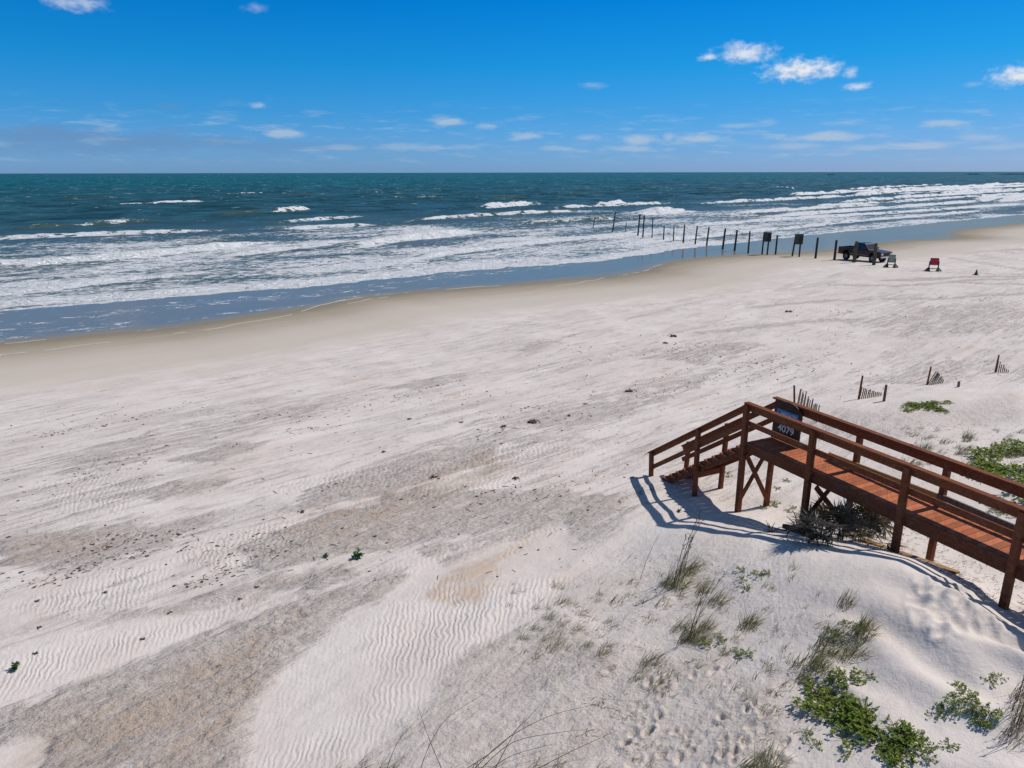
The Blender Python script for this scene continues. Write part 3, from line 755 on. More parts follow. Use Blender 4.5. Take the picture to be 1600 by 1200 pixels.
def build_boardwalk():
    root = empty('boardwalk', (O_W.x, O_W.y, 1.9))
    tag(root, 'red-brown timber beach boardwalk with railings and stairs down to the sand', 'boardwalk')
    inv = Vector((O_W.x, O_W.y, 1.9))
    def put(mb, name, mat, bevel=.006):
        mb.v = [tuple(Vector(p) - inv) for p in mb.v]
        return mb.build(name, mat, root, bevel=bevel, fix=True)
    END = 13.0
    # deck boards
    mb = MB(); s = .02; rr = random.Random(2)
    while s < END:
        w = .138
        mb.beam(bw(s + w / 2, .07, DECK - .02 + rr.uniform(-.002, .002)), bw(s + w / 2, WID - .07, DECK - .02 + rr.uniform(-.002, .002)), w, .038)
        s += w + .007
    put(mb, 'deck', M['deck'], .003)
    # rim beams (outer joists)
    for q, nm in ((.045, 'rim_beam'), (WID - .045, 'rim_beam')):
        mb = MB(); mb.beam(bw(-.03, q, DECK - .125), bw(END, q, DECK - .125), .045, .27); put(mb, nm, M['beam'])
    mb = MB(); mb.beam(bw(0, WID / 2, DECK - .19), bw(END, WID / 2, DECK - .19), .04, .2); put(mb, 'joist', M['beam'])
    near = [0, 2.07, 4.37, 6.52, 8.7, 10.9]; far = [0, 2.45, 4.5, 6.6, 8.8, 11.0]
    for i, s in enumerate(near):
        b = bw(s, 0, 0); mb = MB(); mb.beam((b.x, b.y, g(b.x, b.y) - .5), bw(s, -.045, RAIL - .045), .125, .125, E_S); put(mb, 'post', M['rail'])
    for i, s in enumerate(far):
        b = bw(s, WID, 0); mb = MB(); mb.beam((b.x, b.y, g(b.x, b.y) - .5), bw(s, WID + .045, RAIL - .045), .115, .115, E_S); put(mb, 'post', M['rail'])
    # top rails: a side board and a flat cap
    for q, sg in ((.04, 1), (WID - .04, -1)):
        mb = MB(); mb.beam(bw(.0, q, RAIL - .135), bw(END, q, RAIL - .135), .04, .175); put(mb, 'rail_board', M['rail'])
        mb = MB(); mb.beam(bw(-.09, q - sg * .03, RAIL - .022), bw(END, q - sg * .03, RAIL - .022), .155, .04); put(mb, 'rail_cap', M['rail'])
    mb = MB(); mb.beam(bw(.0, .04, DECK + .50), bw(END, .04, DECK + .50), .04, .135); put(mb, 'mid_rail', M['rail'])
    mb = MB(); mb.beam(bw(.0, WID - .04, DECK + .50), bw(.95, WID - .04, DECK + .50), .04, .12); put(mb, 'mid_rail', M['rail'])
    mb = MB(); mb.beam(bw(1.75, WID - .03, DECK + .13), bw(4.45, WID - .03, DECK + .20), .045, .12); put(mb, 'kick_rail', M['yellow'])
    mb = MB(); mb.beam(bw(4.46, WID - .03, DECK + .22), bw(6.5, WID - .03, DECK + .20), .05, .12); put(mb, 'kick_rail', M['grey_wood'])
    mb = MB(); mb.beam(bw(6.7, WID - .04, DECK + .50), bw(END, WID - .04, DECK + .50), .04, .12); put(mb, 'mid_rail', M['rail'])
    # cross braces between posts of a pair
    for i, (s, lo) in enumerate(((0, .12), (2.2, .35))):
        a = bw(s, .0, 0); zg = g(a.x, a.y) + lo; b = bw(s, WID, 0); zh = g(b.x, b.y) + lo
        mb = MB(); mb.beam(bw(s - .085, 0, zg), bw(s - .085, WID, DECK - .30), .04, .12, E_S); put(mb, 'cross_brace', M['beam'])
        mb = MB(); mb.beam(bw(s + .085, WID, zh), bw(s + .085, 0, DECK - .30), .04, .12, E_S); put(mb, 'cross_brace', M['beam'])
    # stairs, running on past the end towards the sea
    L = 3.75; slope = (RAIL - 2.33) / L
    def st(t, q, z): return bw(-t, q, z)
    for q in (.07, WID - .07):
        mb = MB(); mb.beam(st(.03, q, DECK - .20), st(L + .1, q, DECK - .20 - slope * (L + .07)), .045, .25); put(mb, 'stair_stringer', M['beam'])
    nst = 12
    for k in range(nst):
        t = .16 + k * .285; z = DECK - .02 - slope * (t + .12)
        mb = MB(); mb.beam(st(t, -.0, z), st(t, WID + .0, z), .27, .04); put(mb, 'stair_tread', M['deck'], .003)
    for q, ts, in ((.0, (1.68, 3.68)), (WID, (1.75, 3.3))):
        for t in ts:
            b = st(t, q, 0); mb = MB(); qq = q + (-.06 if q == 0 else .06)
            mb.beam((b.x, b.y, g(b.x, b.y) - .5), st(t, qq, RAIL - slope * t - .05), .11, .11, E_S); put(mb, 'post', M['rail'])
    for q, sg, LL in ((.0, -1, 3.8), (WID, 1, 3.45)):
        qq = q - sg * .02
        dz = RAIL if q == 0 else RAIL - .07
        mb = MB(); mb.beam(st(0.0, qq, dz - .12), st(LL, qq, dz - .12 - slope * LL), .04, .145); put(mb, 'stair_rail', M['rail'])
        mb = MB(); mb.beam(st(-.03, qq + sg * .03, dz - .022), st(LL + .06, qq + sg * .03, dz - .022 - slope * (LL + .06)), .14, .038); put(mb, 'stair_rail_cap', M['rail'])
        mb = MB(); mb.beam(st(0.0, qq, RAIL - .56), st(LL, qq, RAIL - .56 - slope * LL), .04, .13); put(mb, 'stair_mid_rail', M['rail'])
    # bearer under the flight
    t = 1.68
    mb = MB(); mb.beam(st(t + .09, -.1, DECK - .45 - slope * t), st(t + .09, WID + .1, DECK - .45 - slope * t), .045, .18); put(mb, 'stair_bearer', M['beam'])
    return root
build_boardwalk()

# loose new boards lying along the walk
def plank(name, label, p0, p1, w, h, mat, cat='plank'):
    c = (Vector(p0) + Vector(p1)) / 2
    mb = MB(); mb.beam(Vector(p0) - c, Vector(p1) - c, w, h)
    o = mb.build(name, mat, bevel=.004, fix=True); o.location = c
    return tag(o, label, cat)
def ground_line(s, q): p = bw(s, q, 0); return Vector((p.x, p.y, g(p.x, p.y) + .05))
plank('plank', 'weathered yellow board lying on the sand beneath the deck', ground_line(3.2, .6), ground_line(5.4, .45) , .13, .05, M['yellow'])

# ------------------------------------------------------------------ SIGN on the far rail
def text_obj(name, body, size, mat, parent, loc, depth=.004, bold=0.0):
    cu = bpy.data.curves.new(name, 'FONT'); cu.body = body; cu.size = size; cu.extrude = depth; cu.align_x = 'CENTER'; cu.align_y = 'CENTER'; cu.offset = bold
    t = bpy.data.objects.new(name + '_tmp', cu); COL.objects.link(t)
    dg = bpy.context.evaluated_depsgraph_get()
    me = bpy.data.meshes.new_from_object(t.evaluated_get(dg))
    bpy.data.objects.remove(t)
    me.materials.clear(); me.materials.append(mat)
    o = bpy.data.objects.new(name, me); COL.objects.link(o); o.parent = parent
    o.rotation_euler = (PI / 2, 0, 0); o.location = loc
    return o
def build_sign():
    W_, H0, H1 = .86, .90, .92
    p = bw(.5, WID - .12, DECK + .02)
    ang = math.atan2(E_S.y, E_S.x)
    root = empty('house_number_sign', p, ang)            # local x: inland along the rail, local -y: towards the deck
    tag(root, 'dark brown arched sign with blue PRIVATE panel and the number 4079', 'sign')
    out = [(-W_ / 2, 0), (W_ / 2, 0), (W_ / 2, H0)]
    for k in range(1, 12):
        a = k / 12; x = W_ / 2 - W_ * a; out.append((x, H0 + (H1 - H0 + .13) * math.sin(PI * a) ** .8))
    out.append((-W_ / 2, H0))
    mb = MB(); n_ = len(out)
    mb.v = [(x, -.02, z) for x, z in out] + [(x, .025, z) for x, z in out]
    mb.f = [tuple(range(n_)), tuple(range(2 * n_ - 1, n_ - 1, -1))] + [(i, i + n_, (i + 1) % n_ + n_, (i + 1) % n_) for i in range(n_)]
    mb.build('sign_board', simple('sign_brown', (.040, .020, .015), .55, .3, .3, 9), root, bevel=.005, fix=True)
    blue = simple('sign_blue', (.035, .22, .52), .45, .4, .15, 5)
    mb = MB(); mb.box((0, -.024, .665), (.68, .008, .30)); mb.build('blue_panel', blue, root)
    white = simple('sign_white', (.62, .70, .74), .5, .3, .05, 4)
    pale = simple('sign_pale_blue', (.35, .60, .78), .5, .3, .05, 4)
    text_obj('private_lettering', 'PRIVATE', .135, pale, root, (.04, -.030, .715), .003, .002)
    text_obj('number_lettering', '4079', .26, white, root, (0, -.024, .33), .004, .002)
    mb = MB(); k = 20
    mb.v = [(-.23 + .075 * math.cos(2 * PI * i / k), -.031, .665 + .095 * math.sin(2 * PI * i / k)) for i in range(k)] + [(-.23 + .055 * math.cos(2 * PI * i / k), -.031, .665 + .075 * math.sin(2 * PI * i / k)) for i in range(k)]
    mb.f = [(i, (i + 1) % k, (i + 1) % k + k, i + k) for i in range(k)]
    mb.build('ring_mark', simple('sign_deep_blue', (.01, .07, .30), .5, .3, .1, 4), root)
    mb = MB(); mb.v = [(-.16, -.0305, .535), (-.0, -.0305, .535), (-.02, -.0305, .60), (-.08, -.0305, .63), (-.14, -.0305, .60)]; mb.f = [(0, 1, 2, 3, 4)]
    mb.build('orange_mark', simple('sign_orange', (.62, .17, .03), .5, .3, .1, 4), root)
build_sign()

# ------------------------------------------------------------------ PILINGS down the beach into the sea
PILES = [((927.1, 356), (929.6, 341.7), .16), ((957.7, 362), (962.2, 330.6), .24), ((977.7, 362), (979.1, 348.7), .16), ((997, 368.5), (1000.4, 335.2), .26),
         ((1004.8, 370.6), (1007.2, 336.5), .24), ((1019, 372.2), (1020.6, 340.4), .17), ((1037, 375.8), (1038.4, 352.6), .2), ((1052.4, 377), (1053.6, 354.2), .17),
         ((1067.9, 379.9), (1070.3, 351.4), .23), ((1086.4, 382.3), (1090, 353.4), .23), ((1104.3, 384.7), (1108.3, 355.5), .23), ((1129.4, 390), (1134, 357.4), .27),
         ((1148.1, 392.5), (1152.2, 360), .27), ((1169.2, 396.3), (1172.3, 361.9), .22), ((1212, 398.5), (1215.1, 368.3), .22), ((1274.4, 404.7), (1278.4, 372), .26),
         ((1303.9, 407.5), (1307.6, 376), .28), ((1334.6, 411), (1339.4, 378), .36), ((1365.6, 415), (1369.4, 381), .36)]
PLAB = ['short leaning piling standing furthest out in the surf', 'tall thin piling second furthest out in the surf', 'short stub piling between two taller ones in the surf',
        'left one of a close pair of tall pilings in the surf', 'right one of a close pair of tall pilings in the surf', 'thin tall piling just inshore of the close pair',
        'short piling in the foam inshore of the thin tall one', 'thinnest short piling in the wash, ninth piling from the truck side', 'dark piling in the foam, third seaward of the wide wet-sand pair',
        'dark piling in the foam, second seaward of the wide wet-sand pair', 'dark piling at the foam edge, next seaward of the wide wet-sand pair', 'thick piling standing in the wet film, seaward one of the wide pair',
        'thick piling standing in the wet film, landward one of the wide pair', 'slim piling at the water edge just seaward of the two-post boards', 'slim piling between the two notice boards',
        'dark piling on dry sand midway between notice board and truck', 'dark piling on sand just behind the truck tailgate', 'thick greenish piling in front of the truck bed', 'thick greenish piling in front of the truck front door']
def pile(b, tpx, w):
    base = at(*b)
    if base.z < .02: base = at_z(b[0], b[1], 0.02)
    top = ray_at_y(tpx[0], tpx[1], base.y)
    return base, top
for (b, t, w), lab in zip(PILES, PLAB):
    base, top = pile(b, t, w)
    mb = MB(); d = (top - base); r = w / 2
    prof = [(-1.4 / d.length, 1.05), (0, 1.05), (.3, 1.0), (.7, .97), (.985, .93), (1.0, .84)]
    mb.tube([d * k for k, _ in prof], [r * q for _, q in prof], 10)
    o = mb.build('piling', M['piling_green'] if w > .3 else M['piling'], None, False)
    o.location = base
    tag(o, lab, 'piling', 'pilings in a row from the beach into the sea')

def notice_board(b0, b1, box, lab):
    p0 = at(*b0); p1 = at(*b1)
    root = empty('notice_board', (p0 + p1) / 2); inv = root.location.copy()
    tag(root, lab, 'sign', 'two-post notice boards on the beach')
    y0 = (p0.y + p1.y) / 2
    tl = ray_at_y(box[0], box[1], y0); br = ray_at_y(box[2], box[3], y0)
    for p, px in ((p0, box[0] + 1.6), (p1, box[2] - 2.2)):
        top = ray_at_y(px, box[1] + 1.0, p.y)
        mb = MB(); mb.tube([p - inv - Vector((0, 0, .6)), top - inv], .105, 8); mb.build('post', M['piling'], root)
    w = (br.x - tl.x); h = tl.z - br.z; c = (tl + br) / 2 - inv
    gm = simple('notice_board_grey_green', (.075, .085, .070), .7, .2, .25, 2)
    for dx, dy in ((-.08, -.16), (.10, .16)):
        mb = MB(); mb.box((c.x + dx, dy, c.z), (w * .82, .05, h), -.25); mb.build('panel', gm, root, bevel=.01)
        mb = MB()
        for zz in (-h / 2, h / 2): mb.box((c.x + dx, dy, c.z + zz), (w * .86, .075, .07), -.25)
        for xx in (-.41 * w, .41 * w): mb.box((c.x + dx + xx * math.cos(.25), dy - xx * math.sin(.25), c.z), (.07, .074, h - .072), -.25)
        mb.build('panel_frame', M['piling'], root)
notice_board((1190.8, 398.5), (1198.8, 399.2), (1193, 364, 1205, 377.7), 'dark two-post notice board nearest the water edge')
notice_board((1237.6, 401.3), (1249.1, 402.2), (1242.5, 367, 1254.5, 382), 'dark two-post notice board on dry sand nearer the truck')

# ------------------------------------------------------------------ PICKUP TRUCK
def build_truck():
    paint, nt, out = new_mat('maroon_paint'); n = N(nt)
    nt.links.new(n.bsdf(n.mix(n.noise(n.obj(), 2, 4), (.030, .008, .009), (.050, .013, .013)), .35, .35, None, .1, Coat_Weight=.15), out.inputs[0])
    glass, nt, out = new_mat('truck_glass'); n = N(nt)
    nt.links.new(n.bsdf(n.mix(n.noise(n.obj(), 3, 2), (.010, .014, .018), (.02, .026, .03)), .05, .8), out.inputs[0])
    black = simple('black_plastic', (.018, .018, .02), .6, .3, .2)
    tyre = simple('tyre_rubber', (.02, .02, .021), .85, .2, .25)
    steel = simple('wheel_steel', (.20, .20, .21), .35, .5, .15, 8, .7)
    chrome = simple('chrome_trim', (.55, .55, .56), .2, .5, .05, 8, .9)
    lamp = simple('lamp_glass', (.75, .75, .72), .1, .6, .05)
    red = simple('tail_lamp_red', (.35, .01, .01), .25, .5, .1)
    tan = simple('lower_two_tone_paint', (.16, .10, .075), .35, .5, .1)
    head = math.atan2(-.89, .45)
    c = Vector((41.15, 83.7)); z = g(c.x, c.y)
    root = empty('pickup_truck', (c.x, c.y, z), head)          # local +x forward
    tag(root, 'dark maroon extended-cab pickup truck parked behind the pilings', 'pickup truck'); root.scale = (1.0, 1.0, 1.06)
    Lh = 2.85; W = .98
    def side(out_, w0, name, mat, inner=None, bev=.03, tumble=None):
        mb = MB(); k = len(out_)
        for sy in (-1, 1):
            for x, zz in out_:
                t = 0 if tumble is None else tumble * max(0, zz - 1.08)
                mb.v.append((x, sy * (w0 - t), zz))
        mb.f = [tuple(range(k)), tuple(range(2 * k - 1, k - 1, -1))] + [(i, i + k, (i + 1) % k + k, (i + 1) % k) for i in range(k)]
        bm = bmesh.new(); me = bpy.data.meshes.new(name); me.from_pydata(mb.v, [], mb.f); bm.from_mesh(me)
        bmesh.ops.recalc_face_normals(bm, faces=bm.faces[:]); bmesh.ops.triangulate(bm, faces=[f for f in bm.faces if len(f.verts) > 4]); bm.to_mesh(me); bm.free()
        me.materials.append(mat); o = bpy.data.objects.new(name, me); COL.objects.link(o); o.parent = root
        m = o.modifiers.new('bevel', 'BEVEL'); m.width = bev; m.segments = 2; m.limit_method = 'ANGLE'; m.angle_limit = .7
        return o
    def arch(xc, r=.48, zb=.46, k=10):
        return [(xc + r * math.cos(PI - PI * i / k) * 1.0, zb + (r + .02) * math.sin(PI * i / k) * .95) for i in range(k + 1)]
    wf, wr = 1.78, -1.72
    low = [(-Lh, .62), (-Lh + .02, .50)] + arch(wr) + arch(wf) + [(Lh - .06, .48), (Lh, .62), (Lh, .95), (Lh - .07, 1.06), (2.3, 1.10), (1.25, 1.16), (1.22, 1.16), (-.62, 1.16), (-.64, .98), (-Lh + .06, .98), (-Lh + .06, .62)]
    body = side(low, W, 'body', paint)
    # bed walls
    for sy in (-1, 1):
        mb = MB(); mb.box((-1.88, sy * (W - .07), 1.12), (1.86, .12, .30)); mb.build('bed_side', paint, root, bevel=.02)
    mb = MB(); mb.box((-Lh + .03, 0, .97), (.07, 2 * W - .06, .56)); tg = mb.build('tailgate', paint, root, bevel=.02)
    mb = MB(); mb.box((-Lh - .01, 0, 1.05), (.02, .26, .06)); mb.build('handle', black, tg)
    cab = [(-.96, 1.16), (1.20, 1.16), (.50, 1.78), (.32, 1.84), (-.72, 1.84), (-.86, 1.79)]
    side(cab, W - .04, 'cab', paint, tumble=.25, bev=.05)
    # windows: each a dark pane just proud of the cab
    def pane(name, pts, parent=root):
        mb = MB(); k = len(pts); c_ = sum((Vector(p) for p in pts), Vector()) / k
        nrm = (Vector(pts[1]) - Vector(pts[0])).cross(Vector(pts[2]) - Vector(pts[1])).normalized()
        if nrm.dot(c_ - Vector((.2, 0, 1.3))) < 0: nrm = -nrm
        mb.v = [tuple(Vector(p) + nrm * .012) for p in pts] + [tuple(Vector(p) - nrm * .02) for p in pts]
        mb.f = [tuple(range(k)), tuple(range(2 * k - 1, k - 1, -1))] + [(i, i + k, (i + 1) % k + k, (i + 1) % k) for i in range(k)]
        return mb.build(name, glass, parent, fix=True)
    def yy(zz): return (W - .04) - .25 * max(0, zz - 1.08)
    pane('windscreen', [(1.125, -.78, 1.235), (1.125, .78, 1.235), (.585, .68, 1.715), (.585, -.68, 1.715)])
    pane('rear_window', [(-.945, -.7, 1.25), (-.945, .7, 1.25), (-.87, .62, 1.70), (-.87, -.62, 1.70)])
    for sy in (-1, 1):
        pane('side_window', [(.02, sy * yy(1.22), 1.22), (.93, sy * yy(1.22), 1.22), (.42, sy * yy(1.66), 1.66), (.02, sy * yy(1.70), 1.70)])
        pane('side_window', [(-.84, sy * yy(1.22), 1.22), (-.05, sy * yy(1.22), 1.22), (-.05, sy * yy(1.70), 1.70), (-.76, sy * yy(1.70), 1.70)])
        mb = MB(); mb.box((.50, sy * (W + .004), .80), (1.12, .012, .58)); dr = mb.build('door', paint, root, bevel=.005)
        mb = MB(); mb.box((.06, sy * (W + .02), 1.02), (.14, .03, .04)); mb.build('handle', black, dr)
        mb = MB(); mb.box((0, sy * (W + .008), .60), (2.4, .022, .12)); mb.build('side_trim', tan, root)
        mb = MB(); mb.box((.86, sy * (W + .12), 1.27), (.10, .20, .20)); mb.box((.86, sy * (W - .02), 1.20), (.05, .16, .05)); mb.build('mirror', black, root, bevel=.02)
        for xc in (wf, wr):
            wroot = MB(); R = .43
            prof = [(-.13, R - .06), (-.115, R - .01), (-.06, R), (.06, R), (.115, R - .01), (.13, R - .06), (.10, .23), (-.10, .23)]
            kk = 24
            for i in range(kk):
                a = 2 * PI * i / kk
                for yv, r in prof: wroot.v.append((r * math.cos(a), yv, r * math.sin(a)))
            pn = len(prof)
            for i in range(kk):
                for j in range(pn):
                    wroot.f.append((i * pn + j, i * pn + (j + 1) % pn, ((i + 1) % kk) * pn + (j + 1) % pn, ((i + 1) % kk) * pn + j))
            wo = wroot.build('tyre', tyre, root, True, fix=True); wo.location = (xc, sy * (W - .14), R - .02)
            mb = MB(); mb.tube([(0, -.09, 0), (0, .06 * sy, 0), (0, .10 * sy, 0)], [.232, .232, .12], 16); rm = mb.build('rim', steel, wo)
        mb = MB(); mb.box((Lh + .0, sy * .74, .83), (.04, .34, .17)); mb.build('headlight', lamp, root, bevel=.01)
        mb = MB(); mb.box((-Lh - .0, sy * (W - .10), .90), (.03, .14, .36)); mb.build('tail_lamp', red, root, bevel=.01)
    mb = MB(); mb.box((Lh + .01, 0, .82), (.04, 1.08, .20)); mb.build('grille', black, root, bevel=.01)
    mb = MB(); mb.box((Lh + .06, 0, .55), (.14, 1.94, .18)); mb.build('front_bumper', chrome, root, bevel=.03)
    mb = MB(); mb.box((-Lh - .09, 0, .55), (.16, 1.90, .16)); mb.build('rear_bumper', chrome, root, bevel=.03)
    mb = MB(); mb.box((-1.7, 0, .60), (2.1, 1.7, .05)); mb.box((0, 0, .42), (4.9, 1.1, .14)); mb.build('chassis', black, root)
    for ch in root.children:
        if not ch.name.startswith('tyre'): ch.location.z += .13
    return root
build_truck()

# ------------------------------------------------------------------ small beach things by the truck
def barricade(px, py, w, h, zb, mat, lab, cat='sign'):
    p = at(px, py); rz = -math.atan2(p.x, p.y) * .8 + .12
    root = empty('barricade_sign', p, rz); tag(root, lab, cat, 'barricade signs on the beach')
    blue = M.setdefault('stand_blue', simple('stand_blue', (.012, .035, .05), .6, .3, .2))
    mb = MB(); mb.box((0, 0, zb + h / 2), (w, .035, h)); pn = mb.build('sign_panel', mat, root, bevel=.008)
    for zz in (zb + .03, zb + h - .03):
        mb = MB(); mb.box((0, -.022, zz), (w - .02, .012, .035)); mb.build('panel_edge', M['piling'], pn)
    for sx in (-1, 1):
        mb = MB(); x = sx * (w / 2 + .02)
        mb.beam((x, -.42, .03), (x, .42, .03), .14, .12); mb.beam((x, 0, .06), (x, 0, zb + h * .55), .09, .09, (1, 0, 0))
        mb.beam((x, -.36, .06), (x, 0, .42), .09, .09); mb.beam((x, .36, .06), (x, 0, .42), .09, .09)
        mb.beam((x + sx * .34, 0, .03), (x, 0, .38), .10, .10, (0, 1, 0)); mb.beam((x - sx * .02, 0, .03), (x + sx * .36, 0, .03), .09, .08, (0, 1, 0))
        mb.build('stand_leg', blue, root)
    mb = MB(); mb.beam((-w / 2, 0, .26), (w / 2, 0, .26), .05, .07); mb.build('crossbar', blue, root)
barricade(1392, 418.6, .68, .82, .50, simple('pale_board', (.26, .30, .23), .6, .3, .1), 'pale grey-green board on dark blue trestle feet in front of the truck')
barricade(1458, 425, .78, .70, .62, simple('red_board', (.46, .025, .035), .5, .3, .12), 'red board on dark blue trestle feet standing alone on the sand')
p = at(1525, 431); root = empty('marker_cone', p); tag(root, 'small dark green cone marker alone on the sand at far right', 'cone')
cg = simple('cone_green', (.015, .10, .04), .6, .3, .2)
mb = MB(); mb.tube([(0, 0, .04), (.01, 0, .25), (.02, 0, .52), (.02, 0, .54)], [.17, .10, .035, .02], 12); mb.build('cone_body', cg, root, True)
mb = MB(); mb.box((0, 0, .02), (.44, .44, .045)); mb.build('cone_base', simple('cone_base_dark', (.02, .05, .03), .7, .2), root, bevel=.01)

# ------------------------------------------------------------------ SAND FENCE remains
def sand_fence(base, top, end, n_sl, h0, h1, lab, lean=(0, 0), second=None, mat=None):
    p = at(*base); tp = ray_at_y(top[0], top[1], p.y); e = at(*end)
    root = empty('sand_fence', p); tag(root, lab, 'fence', 'remains of slat sand fence')
    mb = MB(); mb.tube([Vector((0, 0, -.4)), tp - p], [.045, .035], 7); mb.build('post', M['rail'], root)
    mb = MB(); rr = random.Random(int(base[0]))
    wire = []
    for i in range(n_sl):
        t = (i + .6) / n_sl; q = p.lerp(e, t); q.z = g(q.x, q.y)
        h = (h0 + (h1 - h0) * t) * rr.uniform(.85, 1.12)
        l = Vector((lean[0] * (1 - .5 * t) + rr.uniform(-.05, .05), lean[1], 1)).normalized()
        mb.beam(q - p - l * .3, q - p + l * h, .012, .038, (0, 1, 0)); wire.append(q - p + l * h * .55)
    mb.tube(wire, .006, 4)
    mb.build('slat_panel', mat or M['grey_wood'], root)
    if second:
        mb = MB(); s = at(*second[0]); s2 = ray_at_y(second[1][0], second[1][1], s.y); mb.tube([s - p - Vector((0, 0, .3)), s2 - p], [.045, .035], 7); mb.build('post', M['rail'], root)
sand_fence((1243, 640), (1241, 603), (1276, 662), 15, .80, .62, 'slat sand fence remnant standing behind the house number sign', (.10, 0), None, M['tan_wood'])
sand_fence((1341, 625), (1348, 588), (1377, 619), 12, .55, .12, 'half-buried slat sand fence with a leaning reddish post', (.06, 0))
sand_fence((1448, 602), (1455, 574), (1473, 600), 9, .72, .16, 'half-buried slat sand fence with slats fanning sideways', (.5, 0))
sand_fence((1555, 583), (1561, 556), (1576, 584), 7, .62, .12, 'furthest half-buried slat sand fence, at the right', (.05, 0))
def lone_post(b, t, lab):
    p = at(*b); tp = ray_at_y(t[0], t[1], p.y); mb = MB(); d = tp - p
    mb.tube([Vector((0, 0, -.4)), d * .5, d * .98, d], [.055, .05, .045, .03], 8)
    o = mb.build('stake', M['grey_wood']); o.location = p; tag(o, lab, 'post')
lone_post((1381, 628), (1385, 602), 'lone leaning grey stake beside the half-buried fence')
lone_post((1497.5, 606), (1498.5, 597), 'short stub of a wooden stake in the dune sand')

# ------------------------------------------------------------------ VEGETATION
def leaf_mat(name, a, b, trans=.25):
    m, nt, out = new_mat(name); n = N(nt)
    oi = n.node('ShaderNodeObjectInfo').outputs['Random']
    f = n.noise(n.pos(), 9, 3, .6)
    c = n.mix(n.ramp(f, .35, .65), a, b)
    c = n.mix(n.math('MULTIPLY', oi, .35), c, tuple(x * .6 for x in a))
    bs = n.bsdf(c, .55, .3)
    tr = n.node('ShaderNodeBsdfTranslucent'); nt.links.new(c, tr.inputs[0])
    mx = n.node('ShaderNodeMixShader'); mx.inputs[0].default_value = trans
    nt.links.new(bs, mx.inputs[1]); nt.links.new(tr.outputs[0], mx.inputs[2]); nt.links.new(mx.outputs[0], out.inputs[0])
    return m
M['oat'] = leaf_mat('sea_oat_blades', (.125, .125, .040), (.27, .245, .105))
M['oat_brown'] = leaf_mat('dry_sea_oat_blades', (.16, .12, .065), (.30, .235, .14))
M['stalk'] = leaf_mat('sea_oat_stalks', (.075, .052, .028), (.13, .095, .05), .1)
M['vine'] = leaf_mat('dune_plant_leaves', (.19, .275, .028), (.36, .44, .08), .42)
M['vine_dark'] = leaf_mat('dune_seedling_leaves', (.025, .10, .016), (.06, .17, .03))
M['stem'] = simple('plant_stem', (.09, .085, .035), .7, .2)
M['dead'] = leaf_mat('dead_palmetto_leaves', (.11, .095, .075), (.24, .205, .16), .1)
M['olive'] = leaf_mat('olive_palmetto_leaves', (.07, .065, .02), (.15, .13, .05), .1)
M['straw'] = leaf_mat('straw_palmetto_leaves', (.20, .16, .09), (.36, .29, .17), .15)
M['umber'] = leaf_mat('dark_palmetto_leaves', (.035, .030, .024), (.08, .066, .05), .1)
M['root'] = simple('dark_root_wood', (.055, .045, .038), .85, .2, .45, 10, 0, .004)
LEAN = Vector((.55, .22, 0))

def oat_mesh(seed, n_, r, l0, l1, stalks=0, mat='oat'):
    R = random.Random(seed); mb = MB()
    for i in range(n_):
        a = R.uniform(0, 2 * PI); d = r * math.sqrt(R.random())
        b = (d * math.cos(a), d * math.sin(a), -.03)
        le = LEAN * R.uniform(.5, 1.5) + Vector((R.gauss(0, .22), R.gauss(0, .22), 0))
        mb.blade(b, le, R.uniform(l0, l1), R.uniform(.007, .013), R.uniform(.3, 1.3), 5)
    me = mb.mesh('oat_leaves', M[mat], True)
    sm = None
    if stalks:
        mb = MB()
        for i in range(stalks):
            a = R.uniform(0, 2 * PI); d = r * .6 * R.random(); b = Vector((d * math.cos(a), d * math.sin(a), -.03))
            le = LEAN * R.uniform(.25, .65) + Vector((R.gauss(0, .06), R.gauss(0, .06), 0)); H = R.uniform(.9, 1.5)
            pts = [b + (Vector((0, 0, 1)) + le * (.6 + .6 * k / 5)).normalized() * H * k / 5 for k in range(6)]
            mb.tube(pts, [.006, .0055, .005, .0045, .004, .003], 4)
            e = pts[-1]
            for k in range(7):
                q = e - (pts[-1] - pts[-2]) * (.75 * k / 7)
                mb.leaf(q, (LEAN + Vector((R.gauss(0, .4), R.gauss(0, .4), .5))), (0, 1, .3), .06, .014)
        sm = mb.mesh('oat_stalks', M['stalk'], True)
    return me, sm
OATS = {'big': [oat_mesh(10 + i, 95, .20, .35, .75, 5) for i in range(3)],
        'mid': [oat_mesh(20 + i, 55, .15, .22, .48) for i in range(3)],
        'small': [oat_mesh(30 + i, 20, .11, .15, .34) for i in range(3)],
        'sprig': [oat_mesh(40 + i, 7, .07, .12, .30) for i in range(3)],
        'brown': [oat_mesh(50 + i, 22, .16, .15, .36, 0, 'oat_brown') for i in range(3)],
        'tall': [oat_mesh(60 + i, 38, .25, .4, .9, 3, 'oat_brown') for i in range(2)]}
def put_oat(kind, px, py, label, group, sc=1.0, jx=0, jy=0):
    p = at(px + random.uniform(-jx, jx), py + random.uniform(-jy, jy))
    me, sm = random.choice(OATS[kind])
    rz = random.uniform(-.35, .35)
    if sm is None:
        o = bpy.data.objects.new('sea_oat_clump', me); COL.objects.link(o)
    else:
        o = empty('sea_oat_clump', p)
        for nm, mm in (('leaf_tuft', me), ('seed_stalk', sm)):
            c = bpy.data.objects.new(nm, mm); COL.objects.link(c); c.parent = o
    o.location = p; o.rotation_euler = (0, 0, rz); s = sc * random.uniform(.85, 1.15); o.scale = (s, s, s)
    tag(o, label, 'grass clump', group)
    return o
G_ = 'sea oats on the dune left of the boardwalk'
put_oat('big', 1050, 920, 'dense tall-stalked sea oat clump on the dune crest below the stair shadow', G_, 1.15)
